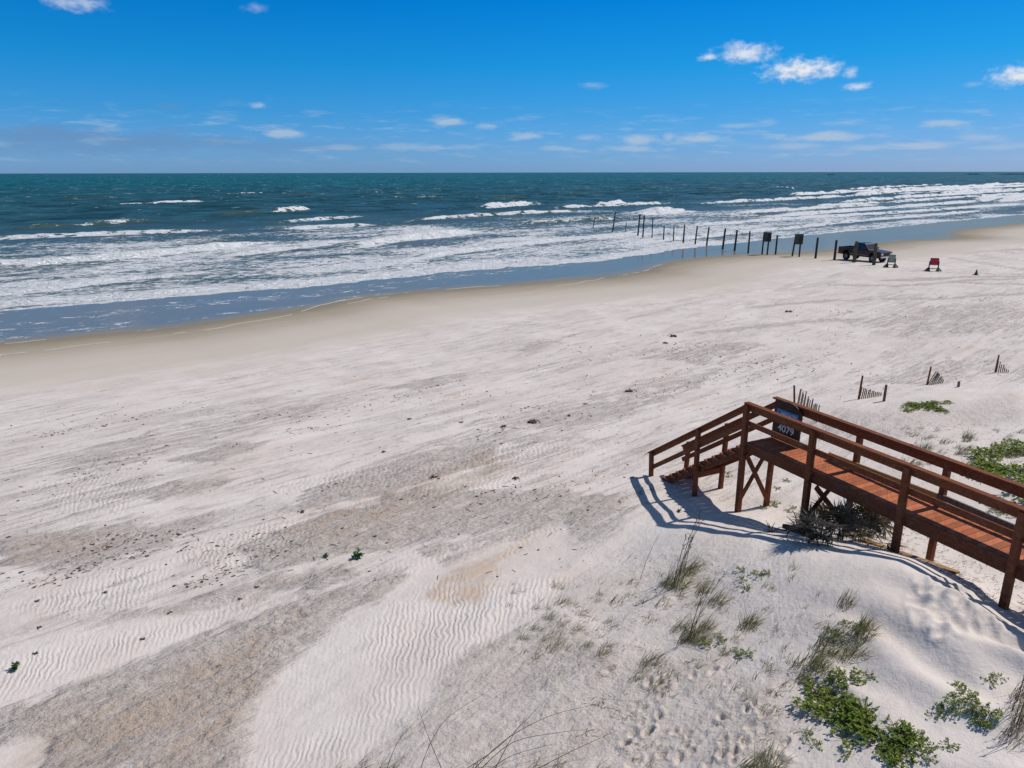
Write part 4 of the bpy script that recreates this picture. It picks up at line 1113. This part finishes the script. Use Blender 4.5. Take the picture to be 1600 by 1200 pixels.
put_oat('big', 1068, 898, 'tall-stalked sea oats just behind the densest clump near the stair shadow', G_, 1.0)
put_oat('big', 1075, 1000, 'dense sea oat clump with stalks low on the dune left of the green plants', G_, 1.1)
for q in ((1098, 985), (1058, 985), (1115, 945), (1095, 930), (1010, 1040), (1068, 1005), (1035, 915)):
    put_oat('mid', q[0], q[1], 'green sea oat tuft among the dense clumps below the stair shadow', G_ + ' tufts')
for q in ((978, 935), (1000, 945), (1030, 950), (960, 945), (1105, 915), (985, 915), (1125, 955), (1015, 975)):
    put_oat('brown', q[0], q[1], 'thin brownish grass tuft on the open sand by the dense sea oats', G_ + ' brown tufts')
for q in ((872, 945), (905, 962), (815, 1000), (830, 985), (860, 995), (900, 985), (945, 1012), (1030, 1070), (1045, 1062), (1000, 1050), (990, 1065), (1020, 1082)):
    put_oat('small', q[0], q[1], 'small sparse grass tuft on the low dune foot at the middle', 'small grass tufts at the dune foot')
for i in range(56):
    put_oat(random.choice(['sprig', 'sprig', 'small']), 880, 970, 'tiny grass sprig on the pale dune foot left of the sea oats', 'grass sprigs at the dune foot', .85, 90, 60)
for q in ((1170, 978), (1162, 985), (1318, 948)):
    put_oat('mid', q[0], q[1], 'lone green grass tuft on the pale mound below the dead palmetto', 'lone tufts on the pale mound')
for q in ((1350, 985), (1340, 990), (1300, 1000), (1285, 1015)):
    put_oat('mid', q[0], q[1], 'green grass tuft at the top of the long grass swath on the mound', 'grass swath top tufts')
for i in range(19):
    t = random.random()
    put_oat(random.choice(['mid', 'small', 'small']), 1235 + 110 * t + random.uniform(-14, 14), 1055 - 40 * t + random.uniform(-14, 20), 'grass tuft in the dense swath above the bright leafy patch', 'grass swath tufts', .95)
for i in range(70):
    put_oat(random.choice(['sprig', 'sprig', 'brown', 'small']), 1150, 1000, 'sparse thin grass sprig dotted over the dune slope', 'grass sprigs over the dune slope', .8, 150, 110)
for i in range(16):
    put_oat('sprig', 1240, 1110, 'thin dry sprig on bare sand left of the bright leafy patch', 'dry sprigs by the leafy patch', .9, 60, 40)
for q in ((1580, 1120), (1592, 1100), (1598, 1135), (1588, 1150), (1602, 1085), (1575, 1165)):
    put_oat('tall', q[0], q[1], 'tall straw-coloured grass at the lower right edge', 'tall straw grass at the right edge', .62)
for q in ((1160, 1212), (1192, 1212)):
    put_oat('mid', q[0], q[1], 'wind-bent grass clump at the bottom edge under the leafy patch', 'bottom edge grass', 1.25)
for q in ((560, 1204), (590, 1210), (610, 1206), (700, 1212), (740, 1208), (830, 1208), (520, 1210), (930, 1212), (1010, 1206), (870, 1206)):
    put_oat('small', q[0], q[1], 'short grass tuft at the very bottom edge of the sand', 'bottom edge small tufts', 1.1)
# long dry stalks reaching up from the bottom edge
def long_stalk(pts, lab, r=.006, head=True):
    base = at(pts[0][0], pts[0][1]); end_y = base.y + .35
    P = [base] + [ray_at_y(q[0], q[1], base.y + .35 * (i + 1) / (len(pts) - 1)) for i, q in enumerate(pts[1:])]
    P = [q - base for q in P]; k = len(P)
    fine = []
    for i in range(k - 1):
        for j in range(4):
            t = j / 4; p0 = P[max(i - 1, 0)]; p1 = P[i]; p2 = P[i + 1]; p3 = P[min(i + 2, k - 1)]
            fine.append(.5 * ((2 * p1) + (p2 - p0) * t + (2 * p0 - 5 * p1 + 4 * p2 - p3) * t * t + (3 * p1 - p0 - 3 * p2 + p3) * t ** 3))
    fine.append(P[-1])
    mb = MB(); m_ = len(fine); mb.tube(fine, [r * (1 - .75 * i / m_) for i in range(m_)], 5)
    o = mb.build('grass_stalk', M['stalk'], None, True); o.location = base
    tag(o, lab, 'grass stalk', 'long dry stalks along the bottom edge')
for pts, lab in (([(655, 1204), (672, 1160), (700, 1120), (757, 1083)], 'long dry grass stalk leaning right, leftmost at the bottom edge'),
                 ([(690, 1204), (668, 1150), (651, 1100)], 'thin upright grass stalk crossing the leftmost long stalk'),
                 ([(720, 1206), (780, 1165), (850, 1095)], 'long bent stalk left of the bottom stalk fan'),
                 ([(735, 1206), (790, 1155), (860, 1118), (935, 1100)], 'long low stalk sweeping right from the bottom fan'),
                 ([(745, 1206), (800, 1160), (870, 1145), (915, 1140)], 'flattest stalk of the bottom stalk fan'),
                 ([(760, 1206), (800, 1180), (862, 1163)], 'short low stalk of the bottom stalk fan'),
                 ([(770, 1206), (800, 1150), (825, 1115)], 'steep stalk in the bottom stalk fan'),
                 ([(830, 1206), (890, 1175), (960, 1143)], 'straight pale stalk right of the bottom stalk fan'),
                 ([(602, 1204), (620, 1160), (645, 1130)], 'slim curved stalk left of the leftmost long stalk'),
                 ([(1402, 1180), (1380, 1160), (1355, 1120)], 'bent stalk rising from the bright leafy patch'),
                 ([(1000, 905), (1012, 870), (1030, 835)], 'single tall stalk standing left of the dense sea oats')):
    long_stalk(pts, lab)

def plant_mesh(seed, n_, r, h, l0, l1, mat):
    R = random.Random(seed); mb = MB(); st_ = MB()
    for i in range(n_):
        a = R.uniform(0, 2 * PI); d = r * math.sqrt(R.random()); x, y = d * math.cos(a), d * math.sin(a)
        hh = h * R.uniform(.35, 1) * (1 - .5 * d / r)
        top = Vector((x * 1.15, y * 1.15, hh))
        st_.tube([(x * .05, y * .05, -.03), top * .6 + Vector((0, 0, .01)), top], [.006, .005, .003], 4, False)
        for k in range(R.randint(5, 8)):
            t = R.uniform(.35, 1); q = Vector((x, y, 0)).lerp(top, t); aa = R.uniform(0, 2 * PI)
            mb.leaf(q, (math.cos(aa), math.sin(aa), R.uniform(-.1, .9)), (0, 0, 1) if R.random() < .8 else (.5, .4, .6), R.uniform(l0, l1), R.uniform(l0, l1) * .55)
    return mb.mesh('plant_leaves', M[mat]), st_.mesh('plant_stems', M['stem'])
PLANTS = {'leafy': [plant_mesh(70 + i, 17, .24, .15, .035, .066, 'vine') for i in range(4)],
          'seed': [plant_mesh(80 + i, 5, .07, .13, .05, .09, 'vine_dark') for i in range(2)],
          'lush': [plant_mesh(90 + i, 26, .36, .24, .07, .11, 'vine') for i in range(3)]}
def put_plant(kind, px, py, name, label, group, sc=1.0):
    p = at(px, py); lm, sm = random.choice(PLANTS[kind])
    o = empty(name, p, random.uniform(0, 6.28)); s = sc * random.uniform(.8, 1.2); o.scale = (s, s, s)
    for nm, mm in (('foliage', lm), ('stem', sm)):
        c = bpy.data.objects.new(nm, mm); COL.objects.link(c); c.parent = o
    tag(o, label, 'plant', group)
def inside(px, py, poly):
    c = False; j = len(poly) - 1
    for i in range(len(poly)):
        if ((poly[i][1] > py) != (poly[j][1] > py)) and (px < (poly[j][0] - poly[i][0]) * (py - poly[i][1]) / (poly[j][1] - poly[i][1]) + poly[i][0]): c = not c
        j = i
    return c
def fill(kind, poly, k, name, label, group, sc=1.0):
    xs = [p[0] for p in poly]; ys = [p[1] for p in poly]; c = 0; t = 0
    while c < k and t < 5000:
        t += 1; x = random.uniform(min(xs), max(xs)); y = random.uniform(min(ys), max(ys))
        if inside(x, y, poly): put_plant(kind, x, y, name, label, group, sc); c += 1
fill('leafy', [(1262, 1072), (1290, 1045), (1335, 1052), (1345, 1085), (1362, 1115), (1352, 1150), (1335, 1168), (1300, 1160), (1270, 1120)], 31, 'dune_plant', 'bright green leafy dune plant in the large patch on the mound', 'leafy plants of the large patch', .8)
fill('leafy', [(1350, 1135), (1400, 1138), (1432, 1160), (1425, 1192), (1390, 1196), (1360, 1165)], 15, 'dune_plant', 'green leafy dune plant in the strip trailing right of the large patch', 'leafy plants of the trailing strip', .7)
for q in ((1262, 1150), (1268, 1165), (1320, 1180), (1378, 1180), (1440, 1150), (1455, 1168), (1452, 1185), (1482, 1166), (1459, 1120), (1360, 1058)):
    put_plant('leafy', q[0], q[1], 'dune_plant', 'separate small leafy plant on bare sand round the large patch', 'stray leafy plants', .45)
fill('leafy', [(1470, 1085), (1500, 1070), (1545, 1105), (1550, 1140), (1510, 1140), (1472, 1112)], 15, 'dune_plant', 'small green plant in the loose patch on the mound by the right edge', 'plants of the loose right patch', .55)
for q in ((1160, 892), (1160, 906), (1180, 898), (1190, 900), (1200, 896), (1165, 918)):
    put_plant('leafy', q[0], q[1], 'dune_plant', 'small leafy plant on the pale mound right of the dense sea oats', 'leafy plants on the pale mound', .5)
for q in ((1295, 988), (1312, 992), (1340, 982), (1320, 978), (1100, 1002), (1125, 1000), (1110, 1008), (1150, 1022), (1170, 1024), (1560, 1060), (1545, 1065)):
    put_plant('leafy', q[0], q[1], 'dune_plant', 'low leafy plant half hidden in grass on the dune slope', 'low leafy plants in the grass', .5)
put_plant('seed', 559, 872, 'seedling', 'larger dark green seedling of two on the flat beach sand', None, 1.25)
put_plant('seed', 509, 870, 'seedling', 'smaller dark green seedling left of the larger one', None, .7)
put_plant('seed', 24, 1044, 'seedling', 'dark green seedling on rippled sand at the left edge', None, .95)
fill('lush', [(1515, 735), (1545, 708), (1600, 690), (1640, 720), (1640, 790), (1600, 790), (1560, 775), (1525, 755)], 24, 'dune_vine', 'bright green broad-leaved vine massed behind the boardwalk rail', 'vines behind the boardwalk', 1.0)
fill('leafy', [(1530, 780), (1570, 785), (1590, 808), (1560, 806)], 8, 'dune_vine', 'small green vine shoot between the boardwalk rails', 'vine shoots between the rails', .8)
for i in range(84):
    put_oat(random.choice(['sprig', 'small', 'brown', 'small']), random.uniform(1395, 1640), random.uniform(668, 735), 'sparse dry grass tuft on the dune behind the boardwalk', 'sparse tufts behind the boardwalk', 1.0)
for i in range(9):
    put_oat('mid', random.choice((1450, 1500, 1540, 1580, 1420, 1590)) + random.uniform(-12, 12), random.uniform(680, 720), 'green grass tuft on the dune behind the boardwalk', 'green tufts behind the boardwalk', 1.0)
for i in range(34):
    t = random.random(); put_plant('leafy', 1415 + 55 * t + random.uniform(-8, 8), 641 - 8 * math.sin(PI * t) + random.uniform(-4, 6), 'dune_plant', 'grey-green plant on the small sand hump beyond the boardwalk', 'plants on the far sand hump', .75)
for i in range(12):
    put_plant('leafy', 1460 + 30 * random.random(), 630 + random.uniform(-2, 4), 'dune_plant', 'tiny plant at the edge of the small sand hump', 'edge plants on the far hump', .4)
for q in ((1228, 752), (1215, 765), (1205, 791), (1212, 787), (1240, 795), (1255, 800), (1190, 795), (1232, 800), (1135, 740), (1140, 745)):
    put_plant('leafy', q[0], q[1], 'dune_plant', 'small plant in the sand beneath the boardwalk bracing', 'plants beneath the boardwalk', .5)
put_plant('seed', 1061, 800, 'seedling', 'seedling in the shadow of the stair railing', None, .9)

# dead palmetto at the deck, with an uprooted stump beside it
def build_palmetto():
    p = at(1312, 838); root = empty('dead_palmetto', p)
    tag(root, 'grey-brown withered palmetto shrub against the boardwalk side', 'shrub')
    R = random.Random(77)
    base = [at(1312 + R.uniform(-50, 56), 842 + R.uniform(-18, 8)) - p for _ in range(76)]
    for i, b in enumerate(base):
        out_ = Vector((b.x * .5 + R.uniform(-.35, .35), -.15 + R.uniform(-.45, .35), R.uniform(.1, 1.3))).normalized()
        L = R.uniform(.12, .62); c = b + out_ * L + Vector((0, 0, .1))
        mb = MB(); mb.tube([b - Vector((0, 0, .1)), b + out_ * L * .5 + Vector((0, 0, .06)), c], [.012, .009, .007], 5)
        side = out_.cross(Vector((R.uniform(-.4, .4), R.uniform(-.4, .4), 1))).normalized(); nn = R.randint(15, 22)
        for k in range(nn):
            a = (k / (nn - 1) - .5) * R.uniform(2.4, 3.6)
            d = (out_ * math.cos(a) + side * math.sin(a)).normalized(); ln = R.uniform(.28, .55)
            up = out_.cross(side); o_ = len(mb.v); w = .019
            sd = d.cross(up).normalized()
            dr = Vector((0, 0, -R.uniform(.03, .2)))
            mb.v += [tuple(c), tuple(c + d * ln * .45 + sd * w + dr * .25), tuple(c + d * ln + dr), tuple(c + d * ln * .45 - sd * w + dr * .25), tuple(c + d * ln * .45 + up * .008 + dr * .25)]
            mb.f += [(o_, o_ + 1, o_ + 4), (o_ + 1, o_ + 2, o_ + 4), (o_ + 2, o_ + 3, o_ + 4), (o_ + 3, o_, o_ + 4)]
        mb.build('frond', (M['olive'], M['dead'], M['straw'], M['dead'], M['umber'], M['umber'], M['dead'])[i % 7], root)
    q = at(1245, 838); st_ = empty('driftwood_stump', q); tag(st_, 'dark tangled uprooted stump left of the withered palmetto', 'stump')
    mb = MB()
    mb.tube([(-.30, .12, .18), (-.05, .02, .16), (.22, -.10, .10), (.42, -.22, -.02)], [.05, .085, .08, .06], 9); tr = mb.build('trunk', M['root'], st_, True)
    for k in range(16):
        mb = MB(); a = R.uniform(0, 2 * PI); o0 = Vector((R.uniform(-.3, .3), R.uniform(-.1, .15), .14)); d = Vector((math.cos(a) * .8, math.sin(a) * .6, R.uniform(-.3, 1.0))).normalized(); L = R.uniform(.2, .48)
        mb.tube([o0, o0 + d * L * .5 + Vector((R.uniform(-.05, .05), 0, .03)), o0 + d * L], [.02, .014, .005], 5); mb.build('root', M['root'], st_)
    s2 = at(1203, 833); s_ = empty('driftwood_stump', s2); tag(s_, 'small dark root tuft at the edge of the deck shadow', 'stump')
    for k in range(9):
        mb = MB(); a = R.uniform(0, 2 * PI); d = Vector((math.cos(a), math.sin(a), R.uniform(.1, 1.2))).normalized(); L = R.uniform(.12, .3)
        mb.tube([(0, 0, -.02), d * L * .5 + Vector((0, 0, .03)), d * L], [.014, .010, .004], 5); mb.build('root', M['root'], s_)
build_palmetto()

# ------------------------------------------------------------------ wrack, clods and twigs on the sand
def clod(mb, c, r, R):
    ph = R.uniform(0, 6.28); o = len(mb.v); nn = 6
    sx, sy = R.uniform(.8, 1.8), R.uniform(.6, 1.1); ca, sa = math.cos(.7), math.sin(.7)
    for lv, rr in ((-.3, 1.0), (.25, 1.0), (.6, .55)):
        for j in range(nn):
            t = 2 * PI * j / nn + ph; k = r * rr * R.uniform(.65, 1.25); x, y = k * sx * math.cos(t), k * sy * math.sin(t)
            mb.v.append((c[0] + x * ca - y * sa, c[1] + x * sa + y * ca, c[2] + r * lv * R.uniform(.7, 1.2)))
    for l in range(2):
        for j in range(nn):
            mb.f.append((o + l * nn + j, o + l * nn + (j + 1) % nn, o + (l + 1) * nn + (j + 1) % nn, o + (l + 1) * nn + j))
    mb.f.append(tuple(o + 2 * nn + j for j in range(nn)))
M['wrack'] = simple('dry_wrack', (.085, .068, .056), .9, .1, .5, 20)
M['clod'] = simple('damp_sand_clod', (.16, .125, .10), .95, .05, .4, 25)
def build_wrack():
    R = random.Random(31); mb = MB(); tw = MB()
    ca, sa = math.cos(math.radians(40)), math.sin(math.radians(40))
    made = 0; pts = []
    N_ = 170000
    px = RNG.uniform(-30, 1630, N_); py = 455 + (1190 - 455) * RNG.random(N_) ** 1.15
    a = np.arctan((py - 600) / FPX) + PITCH
    d = (CAM_Z - 1.4) / np.tan(a); D = d * math.cos(PITCH) + 9.1 * math.sin(PITCH); x = (px - 800) / FPX * D
    al = x * ca + d * sa; ac = -x * sa + d * ca
    u, v = to_uv(x, d)
    den = sstep(.08, .42, fbm(al / 4.5, ac / .9, 101, 4)) * sstep(-.15, .35, fbm(x / 7., d / 7., 103, 3))
    zone = sstep(35, 27, v) * (py < 930) * ((px < 1020) | (py < 640)) * sstep(1000, 880, py - (px < 300) * 60)
    ok = np.nonzero(RNG.random(N_) < (den * .42 + .012) * zone)[0]
    x = x[ok]; d = d[ok]; z = ground_z(x, d)
    for X_, Y_, Z_ in zip(x, d, z):
        dist = Y_
        if R.random() < .66:
            clod(mb, (X_, Y_, Z_), (.005 + .026 * R.random() ** 3.2) * (1 + dist / 55), R)
        else:
            an = R.gauss(.6, .9); L = .03 + .17 * R.random() ** 2.2 * (1 + dist / 70); dx, dy = L * math.cos(an), L * math.sin(an)
            tw.tube([(X_, Y_, Z_ + .004), (X_ + dx * .5, Y_ + dy * .5, Z_ + R.uniform(.004, .025)), (X_ + dx, Y_ + dy, Z_ + .006)], R.uniform(.003, .007) * (1 + dist / 60), 3, False)
    print('wrack pieces', len(x))
    o = mb.build('beach_wrack', M['wrack']); tag(o, 'scattered dark bits of dry wrack along the wind streaks', 'wrack', kind='stuff')
    o = tw.build('beach_twigs', M['wrack']); tag(o, 'scattered thin twigs and straw along the wind streaks', 'twigs', kind='stuff')
    # straw litter under and around the deck and on the back dune
    mb = MB()
    cl = [(R.uniform(880, 1290), R.uniform(890, 1180)) for _ in range(26)]
    for k in range(1480):
        if k >= 1200: cc = R.choice(cl); p = at(cc[0] + R.gauss(0, 13), cc[1] + R.gauss(0, 8)); X_, Y_ = p.x, p.y
        elif k < 800: s = R.uniform(2.6, 8.5); q = R.uniform(-.1, 2.6); p = bw(s, q, 0); X_, Y_ = p.x, p.y
        else: p = at(R.uniform(1390, 1620), R.uniform(665, 760)); X_, Y_ = p.x, p.y
        an = R.gauss(.5, .8); L = R.uniform(.03, .17); dx, dy = L * math.cos(an), L * math.sin(an); Z_ = g(X_, Y_)
        mb.tube([(X_, Y_, Z_ + .004), (X_ + dx * .5, Y_ + dy * .5, Z_ + R.uniform(.006, .022)), (X_ + dx, Y_ + dy, Z_ + .005)], R.uniform(.002, .0045), 3, False)
    o = mb.build('straw_litter', M['oat_brown']); tag(o, 'dry straw and twig litter under and behind the boardwalk', 'litter', kind='stuff')
    # bigger single lumps
    def lump(px, py, r, lab, mat='wrack', grp='dark wrack lumps on the beach'):
        p = at(px, py); q = MB(); 
        for k in range(5): clod(q, (R.gauss(0, r * .6), R.gauss(0, r * .4), r * .2), r * R.uniform(.4, .75), R)
        for k in range(5):
            an = R.uniform(0, 6.28); q.tube([(0, 0, r * .3), (r * 1.2 * math.cos(an), r * 1.2 * math.sin(an), r * .7), (r * 2 * math.cos(an), r * 2 * math.sin(an), .01)], .008, 4, False)
        o = q.build('wrack_lump', M[mat]); o.location = p; tag(o, lab, 'debris', grp)
    lump(833, 660, .15, 'largest dark wrack lump on the beach, left of the boardwalk stairs')
    lump(785, 667, .085, 'dark wrack lump just left of the largest one')
    lump(1052, 526, .17, 'dark wrack lump far out on the beach above the stairs')
    lump(1232, 488, .17, 'dark wrack lump furthest out, below the pilings')
    lump(677, 746, .08, 'small dark wrack lump on rippled sand in the middle')
    lump(807, 748, .07, 'small dark wrack lump between ripples and stairs')
    lump(985, 612, .15, 'reddish wrack lump of the pair nearest above the stairs', 'clod')
    lump(1040, 537, .10, 'small wrack lump just under the far one above the stairs')
    lump(600, 706, .05, 'tiny dark wrack lump alone in pale sand')
    for q in ((222, 998), (265, 957), (400, 917), (376, 935), (55, 1020), (58, 938), (163, 925), (60, 980), (230, 868), (144, 850), (280, 835), (470, 800), (585, 838), (535, 825), (720, 660), (640, 655), (890, 650), (915, 632)):
        lump(q[0], q[1], .028 if q[1] > 800 else .055, 'small dark scrap of wrack or leaf on the near beach', 'wrack', 'small scraps on the near beach')
build_wrack()

# ------------------------------------------------------------------ SKY
SUN_EL = math.radians(50); SUN_AZ = math.atan2(.92, .39)      # clockwise from +y
def VEC(n, a, b):
    c = n.node('ShaderNodeCombineXYZ'); n.put(c.inputs[0], a); n.put(c.inputs[1], b); return c.outputs[0]
def build_world():
    w = bpy.data.worlds.new('World'); scene.world = w; w.use_nodes = True
    nt = w.node_tree; nt.nodes.clear(); n = N(nt)
    out = nt.nodes.new('ShaderNodeOutputWorld'); bg = nt.nodes.new('ShaderNodeBackground')
    sky = nt.nodes.new('ShaderNodeTexSky'); sky.sky_type = 'NISHITA'; sky.sun_disc = False
    sky.sun_elevation = SUN_EL; sky.sun_rotation = SUN_AZ; sky.altitude = 0; sky.air_density = 1.0; sky.dust_density = .3; sky.ozone_density = 2.0
    d = nt.nodes.new('ShaderNodeTexCoord').outputs['Generated']
    sep = nt.nodes.new('ShaderNodeSeparateXYZ'); nt.links.new(d, sep.inputs[0])
    el = n.math('MULTIPLY', n.math('ARCSINE', sep.outputs[2]), 180 / PI)
    az = n.math('MULTIPLY', n.math('ARCTAN2', sep.outputs[0], sep.outputs[1]), 180 / PI)
    # a deep polarised blue: tint by height
    ramp = nt.nodes.new('ShaderNodeValToRGB'); nt.links.new(n.math('DIVIDE', el, 30.0), ramp.inputs[0])
    cr = ramp.color_ramp; cr.elements[0].position = 0; cr.elements[0].color = SKYC[0]; cr.elements[1].position = 1; cr.elements[1].color = SKYC[-1]
    for pos, c in zip((.06, .14, .25, .40), SKYC[1:-1]):
        e = cr.elements.new(pos); e.color = c
    col = n.vmath('MULTIPLY', n.mix(1.0, sky.outputs[0], ramp.outputs[0], 'MULTIPLY'), (1.4, 1.4, 1.4))
    side = n.ramp(az, -5, 42)
    col = n.vmath('MULTIPLY', col, n.mix(side, (1.0, 1.0, 1.0), (1.15, .90, .86)))
    wisp = n.noise(n.vmath('MULTIPLY', VEC(n, az, el), (.30, 2.0, 1)), 1.0, 6, .62, .3)
    wisp = n.math('MULTIPLY', n.math('MULTIPLY', n.ramp(wisp, .50, .74), n.ramp(el, .3, 1.3)), n.math('MULTIPLY', n.ramp(el, 5.5, 3.0), .42))
    col = n.mix(wisp, col, LOWC)
    # clouds: a handful of small cumulus and low streaks, placed by direction
    vec = nt.nodes.new('ShaderNodeCombineXYZ'); nt.links.new(az, vec.inputs[0]); nt.links.new(el, vec.inputs[1])
    v = vec.outputs[0]
    wob = n.noise(n.vmath('MULTIPLY', v, (1.0, 1.6, 1)), 1.3, 7, .62, .2)
    wob2 = n.noise(n.vmath('MULTIPLY', v, (.5, 1.6, 1)), 1.0, 6, .6, .1)
    def blobs(lst, nz, lo, hi, amp, gain=1.0):
        acc = None
        for px, py, wx, wy, s in lst:
            a0, e0 = sky_dir(px, py); sx = FPX * PI / 180 * 1.02
            q = n.vmath('MULTIPLY', n.vmath('SUBTRACT', v, (a0, e0, 0)), (sx / wx, sx / wy, 0))
            f = n.math('SUBTRACT', 1.0, n.vmath('LENGTH', q))
            f = n.math('ADD', n.math('MULTIPLY', f, 1.0), n.math('MULTIPLY', n.math('SUBTRACT', nz, .5), amp))
            f = n.math('MULTIPLY', n.ramp(f, lo, hi), min(1, s * gain))
            acc = f if acc is None else n.math('MAXIMUM', acc, f)
        return acc
    white = blobs([(118, 3, 46, 13, .5), (1168, 84, 52, 16, .8), (1107, 90, 18, 7, .7), (1252, 110, 62, 19, 1.0), (1294, 110, 22, 14, .8), (1328, 115, 12, 11, .6), (1340, 136, 24, 7, .6),
                   (1594, 119, 42, 16, .9), (402, 12, 24, 7, .22), (404, 164, 16, 6, .3), (1150, 74, 24, 10, .6)], wob, -.02, 1.1, 1.5)
    low = blobs([(447, 208, 42, 8, .5), (702, 191, 38, 8, .55), (820, 213, 34, 8, .5), (760, 198, 22, 5, .3), (1000, 219, 40, 12, .5), (1090, 218, 54, 10, .55), (1295, 214, 84, 8, .55),
                 (1235, 230, 70, 7, .35), (1478, 193, 34, 6, .5), (985, 233, 60, 7, .4), (640, 230, 80, 7, .28), (1450, 228, 70, 6, .4), (540, 230, 40, 7, .25), (1155, 197, 44, 5, .3),
                 (1540, 216, 40, 6, .35), (930, 134, 28, 6, .25), (1350, 232, 60, 6, .35), (1560, 231, 50, 5, .3), (870, 232, 36, 5, .3), (1045, 215, 14, 8, .4), (720, 230, 40, 5, .2), (915, 216, 26, 6, .35), (1520, 133, 18, 5, .25)], wob2, .0, .85, 1.9, 1.3)
    grey = blobs([(80, 210, 110, 16, .5), (230, 220, 190, 16, .42), (420, 228, 200, 12, .25), (262, 165, 24, 5, .35), (100, 228, 180, 14, .35), (275, 201, 40, 5, .2)], wob2, -.1, .9, 1.5, 1.3)
    K = 1.0
    col = n.mix(n.math('MULTIPLY', grey, .9), col, GREYC)
    col = n.mix(low, col, LOWC)
    cc = n.mix(n.ramp(wob, .35, .6), WHITE0, WHITE1)
    col = n.mix(white, col, cc)
    nt.links.new(col, bg.inputs[0]); bg.inputs[1].default_value = .10
    nt.links.new(bg.outputs[0], out.inputs[0])
def sky_dir(px, py):
    """azimuth and height (degrees) of a place in the sky of the photograph"""
    x = (px - 800) / FPX; t = -(py - 600) / FPX; c, s_ = math.cos(PITCH), math.sin(PITCH)
    y = c + t * s_; z = -s_ + t * c
    return math.degrees(math.atan2(x, y)), math.degrees(math.atan2(z, math.hypot(x, y)))
SKYC = [(.21, .425, .985, 1), (.165, .40, .90, 1), (.088, .39, .81, 1), (.026, .405, .785, 1), (.002, .368, .79, 1), (.42, .56, .64, 1)]
GREYC = (1.45, 2.55, 4.5); LOWC = (4.6, 5.6, 6.8); WHITE0 = (6.4, 7.0, 7.8); WHITE1 = (8.4, 8.6, 8.9)
build_world()

# ------------------------------------------------------------------ SUN
sd = bpy.data.lights.new('sun', 'SUN'); sd.energy = 4.0; sd.angle = math.radians(.53); sd.color = (1.0, .955, .90)
so = bpy.data.objects.new('sun', sd); COL.objects.link(so)
sv = Vector((math.sin(SUN_AZ) * math.cos(SUN_EL), math.cos(SUN_AZ) * math.cos(SUN_EL), math.sin(SUN_EL)))
so.rotation_euler = sv.to_track_quat('Z', 'Y').to_euler(); so.location = (20, 0, 40)

# ------------------------------------------------------------------ CAMERA
cd = bpy.data.cameras.new('camera'); cd.sensor_width = 36; cd.lens = 36 * FPX / 1600; cd.clip_start = .1; cd.clip_end = 100000
co = bpy.data.objects.new('camera', cd); COL.objects.link(co)
co.location = (0, 0, CAM_Z); co.rotation_euler = (PI / 2 - PITCH, 0, 0)
co.rotation_euler.rotate_axis('Z', math.radians(-.10))
scene.camera = co
scene.view_settings.view_transform = 'Standard'; scene.view_settings.look = 'None'; scene.view_settings.exposure = 0; scene.view_settings.gamma = 1
scene.cycles.max_bounces = 6; scene.cycles.use_denoising = True
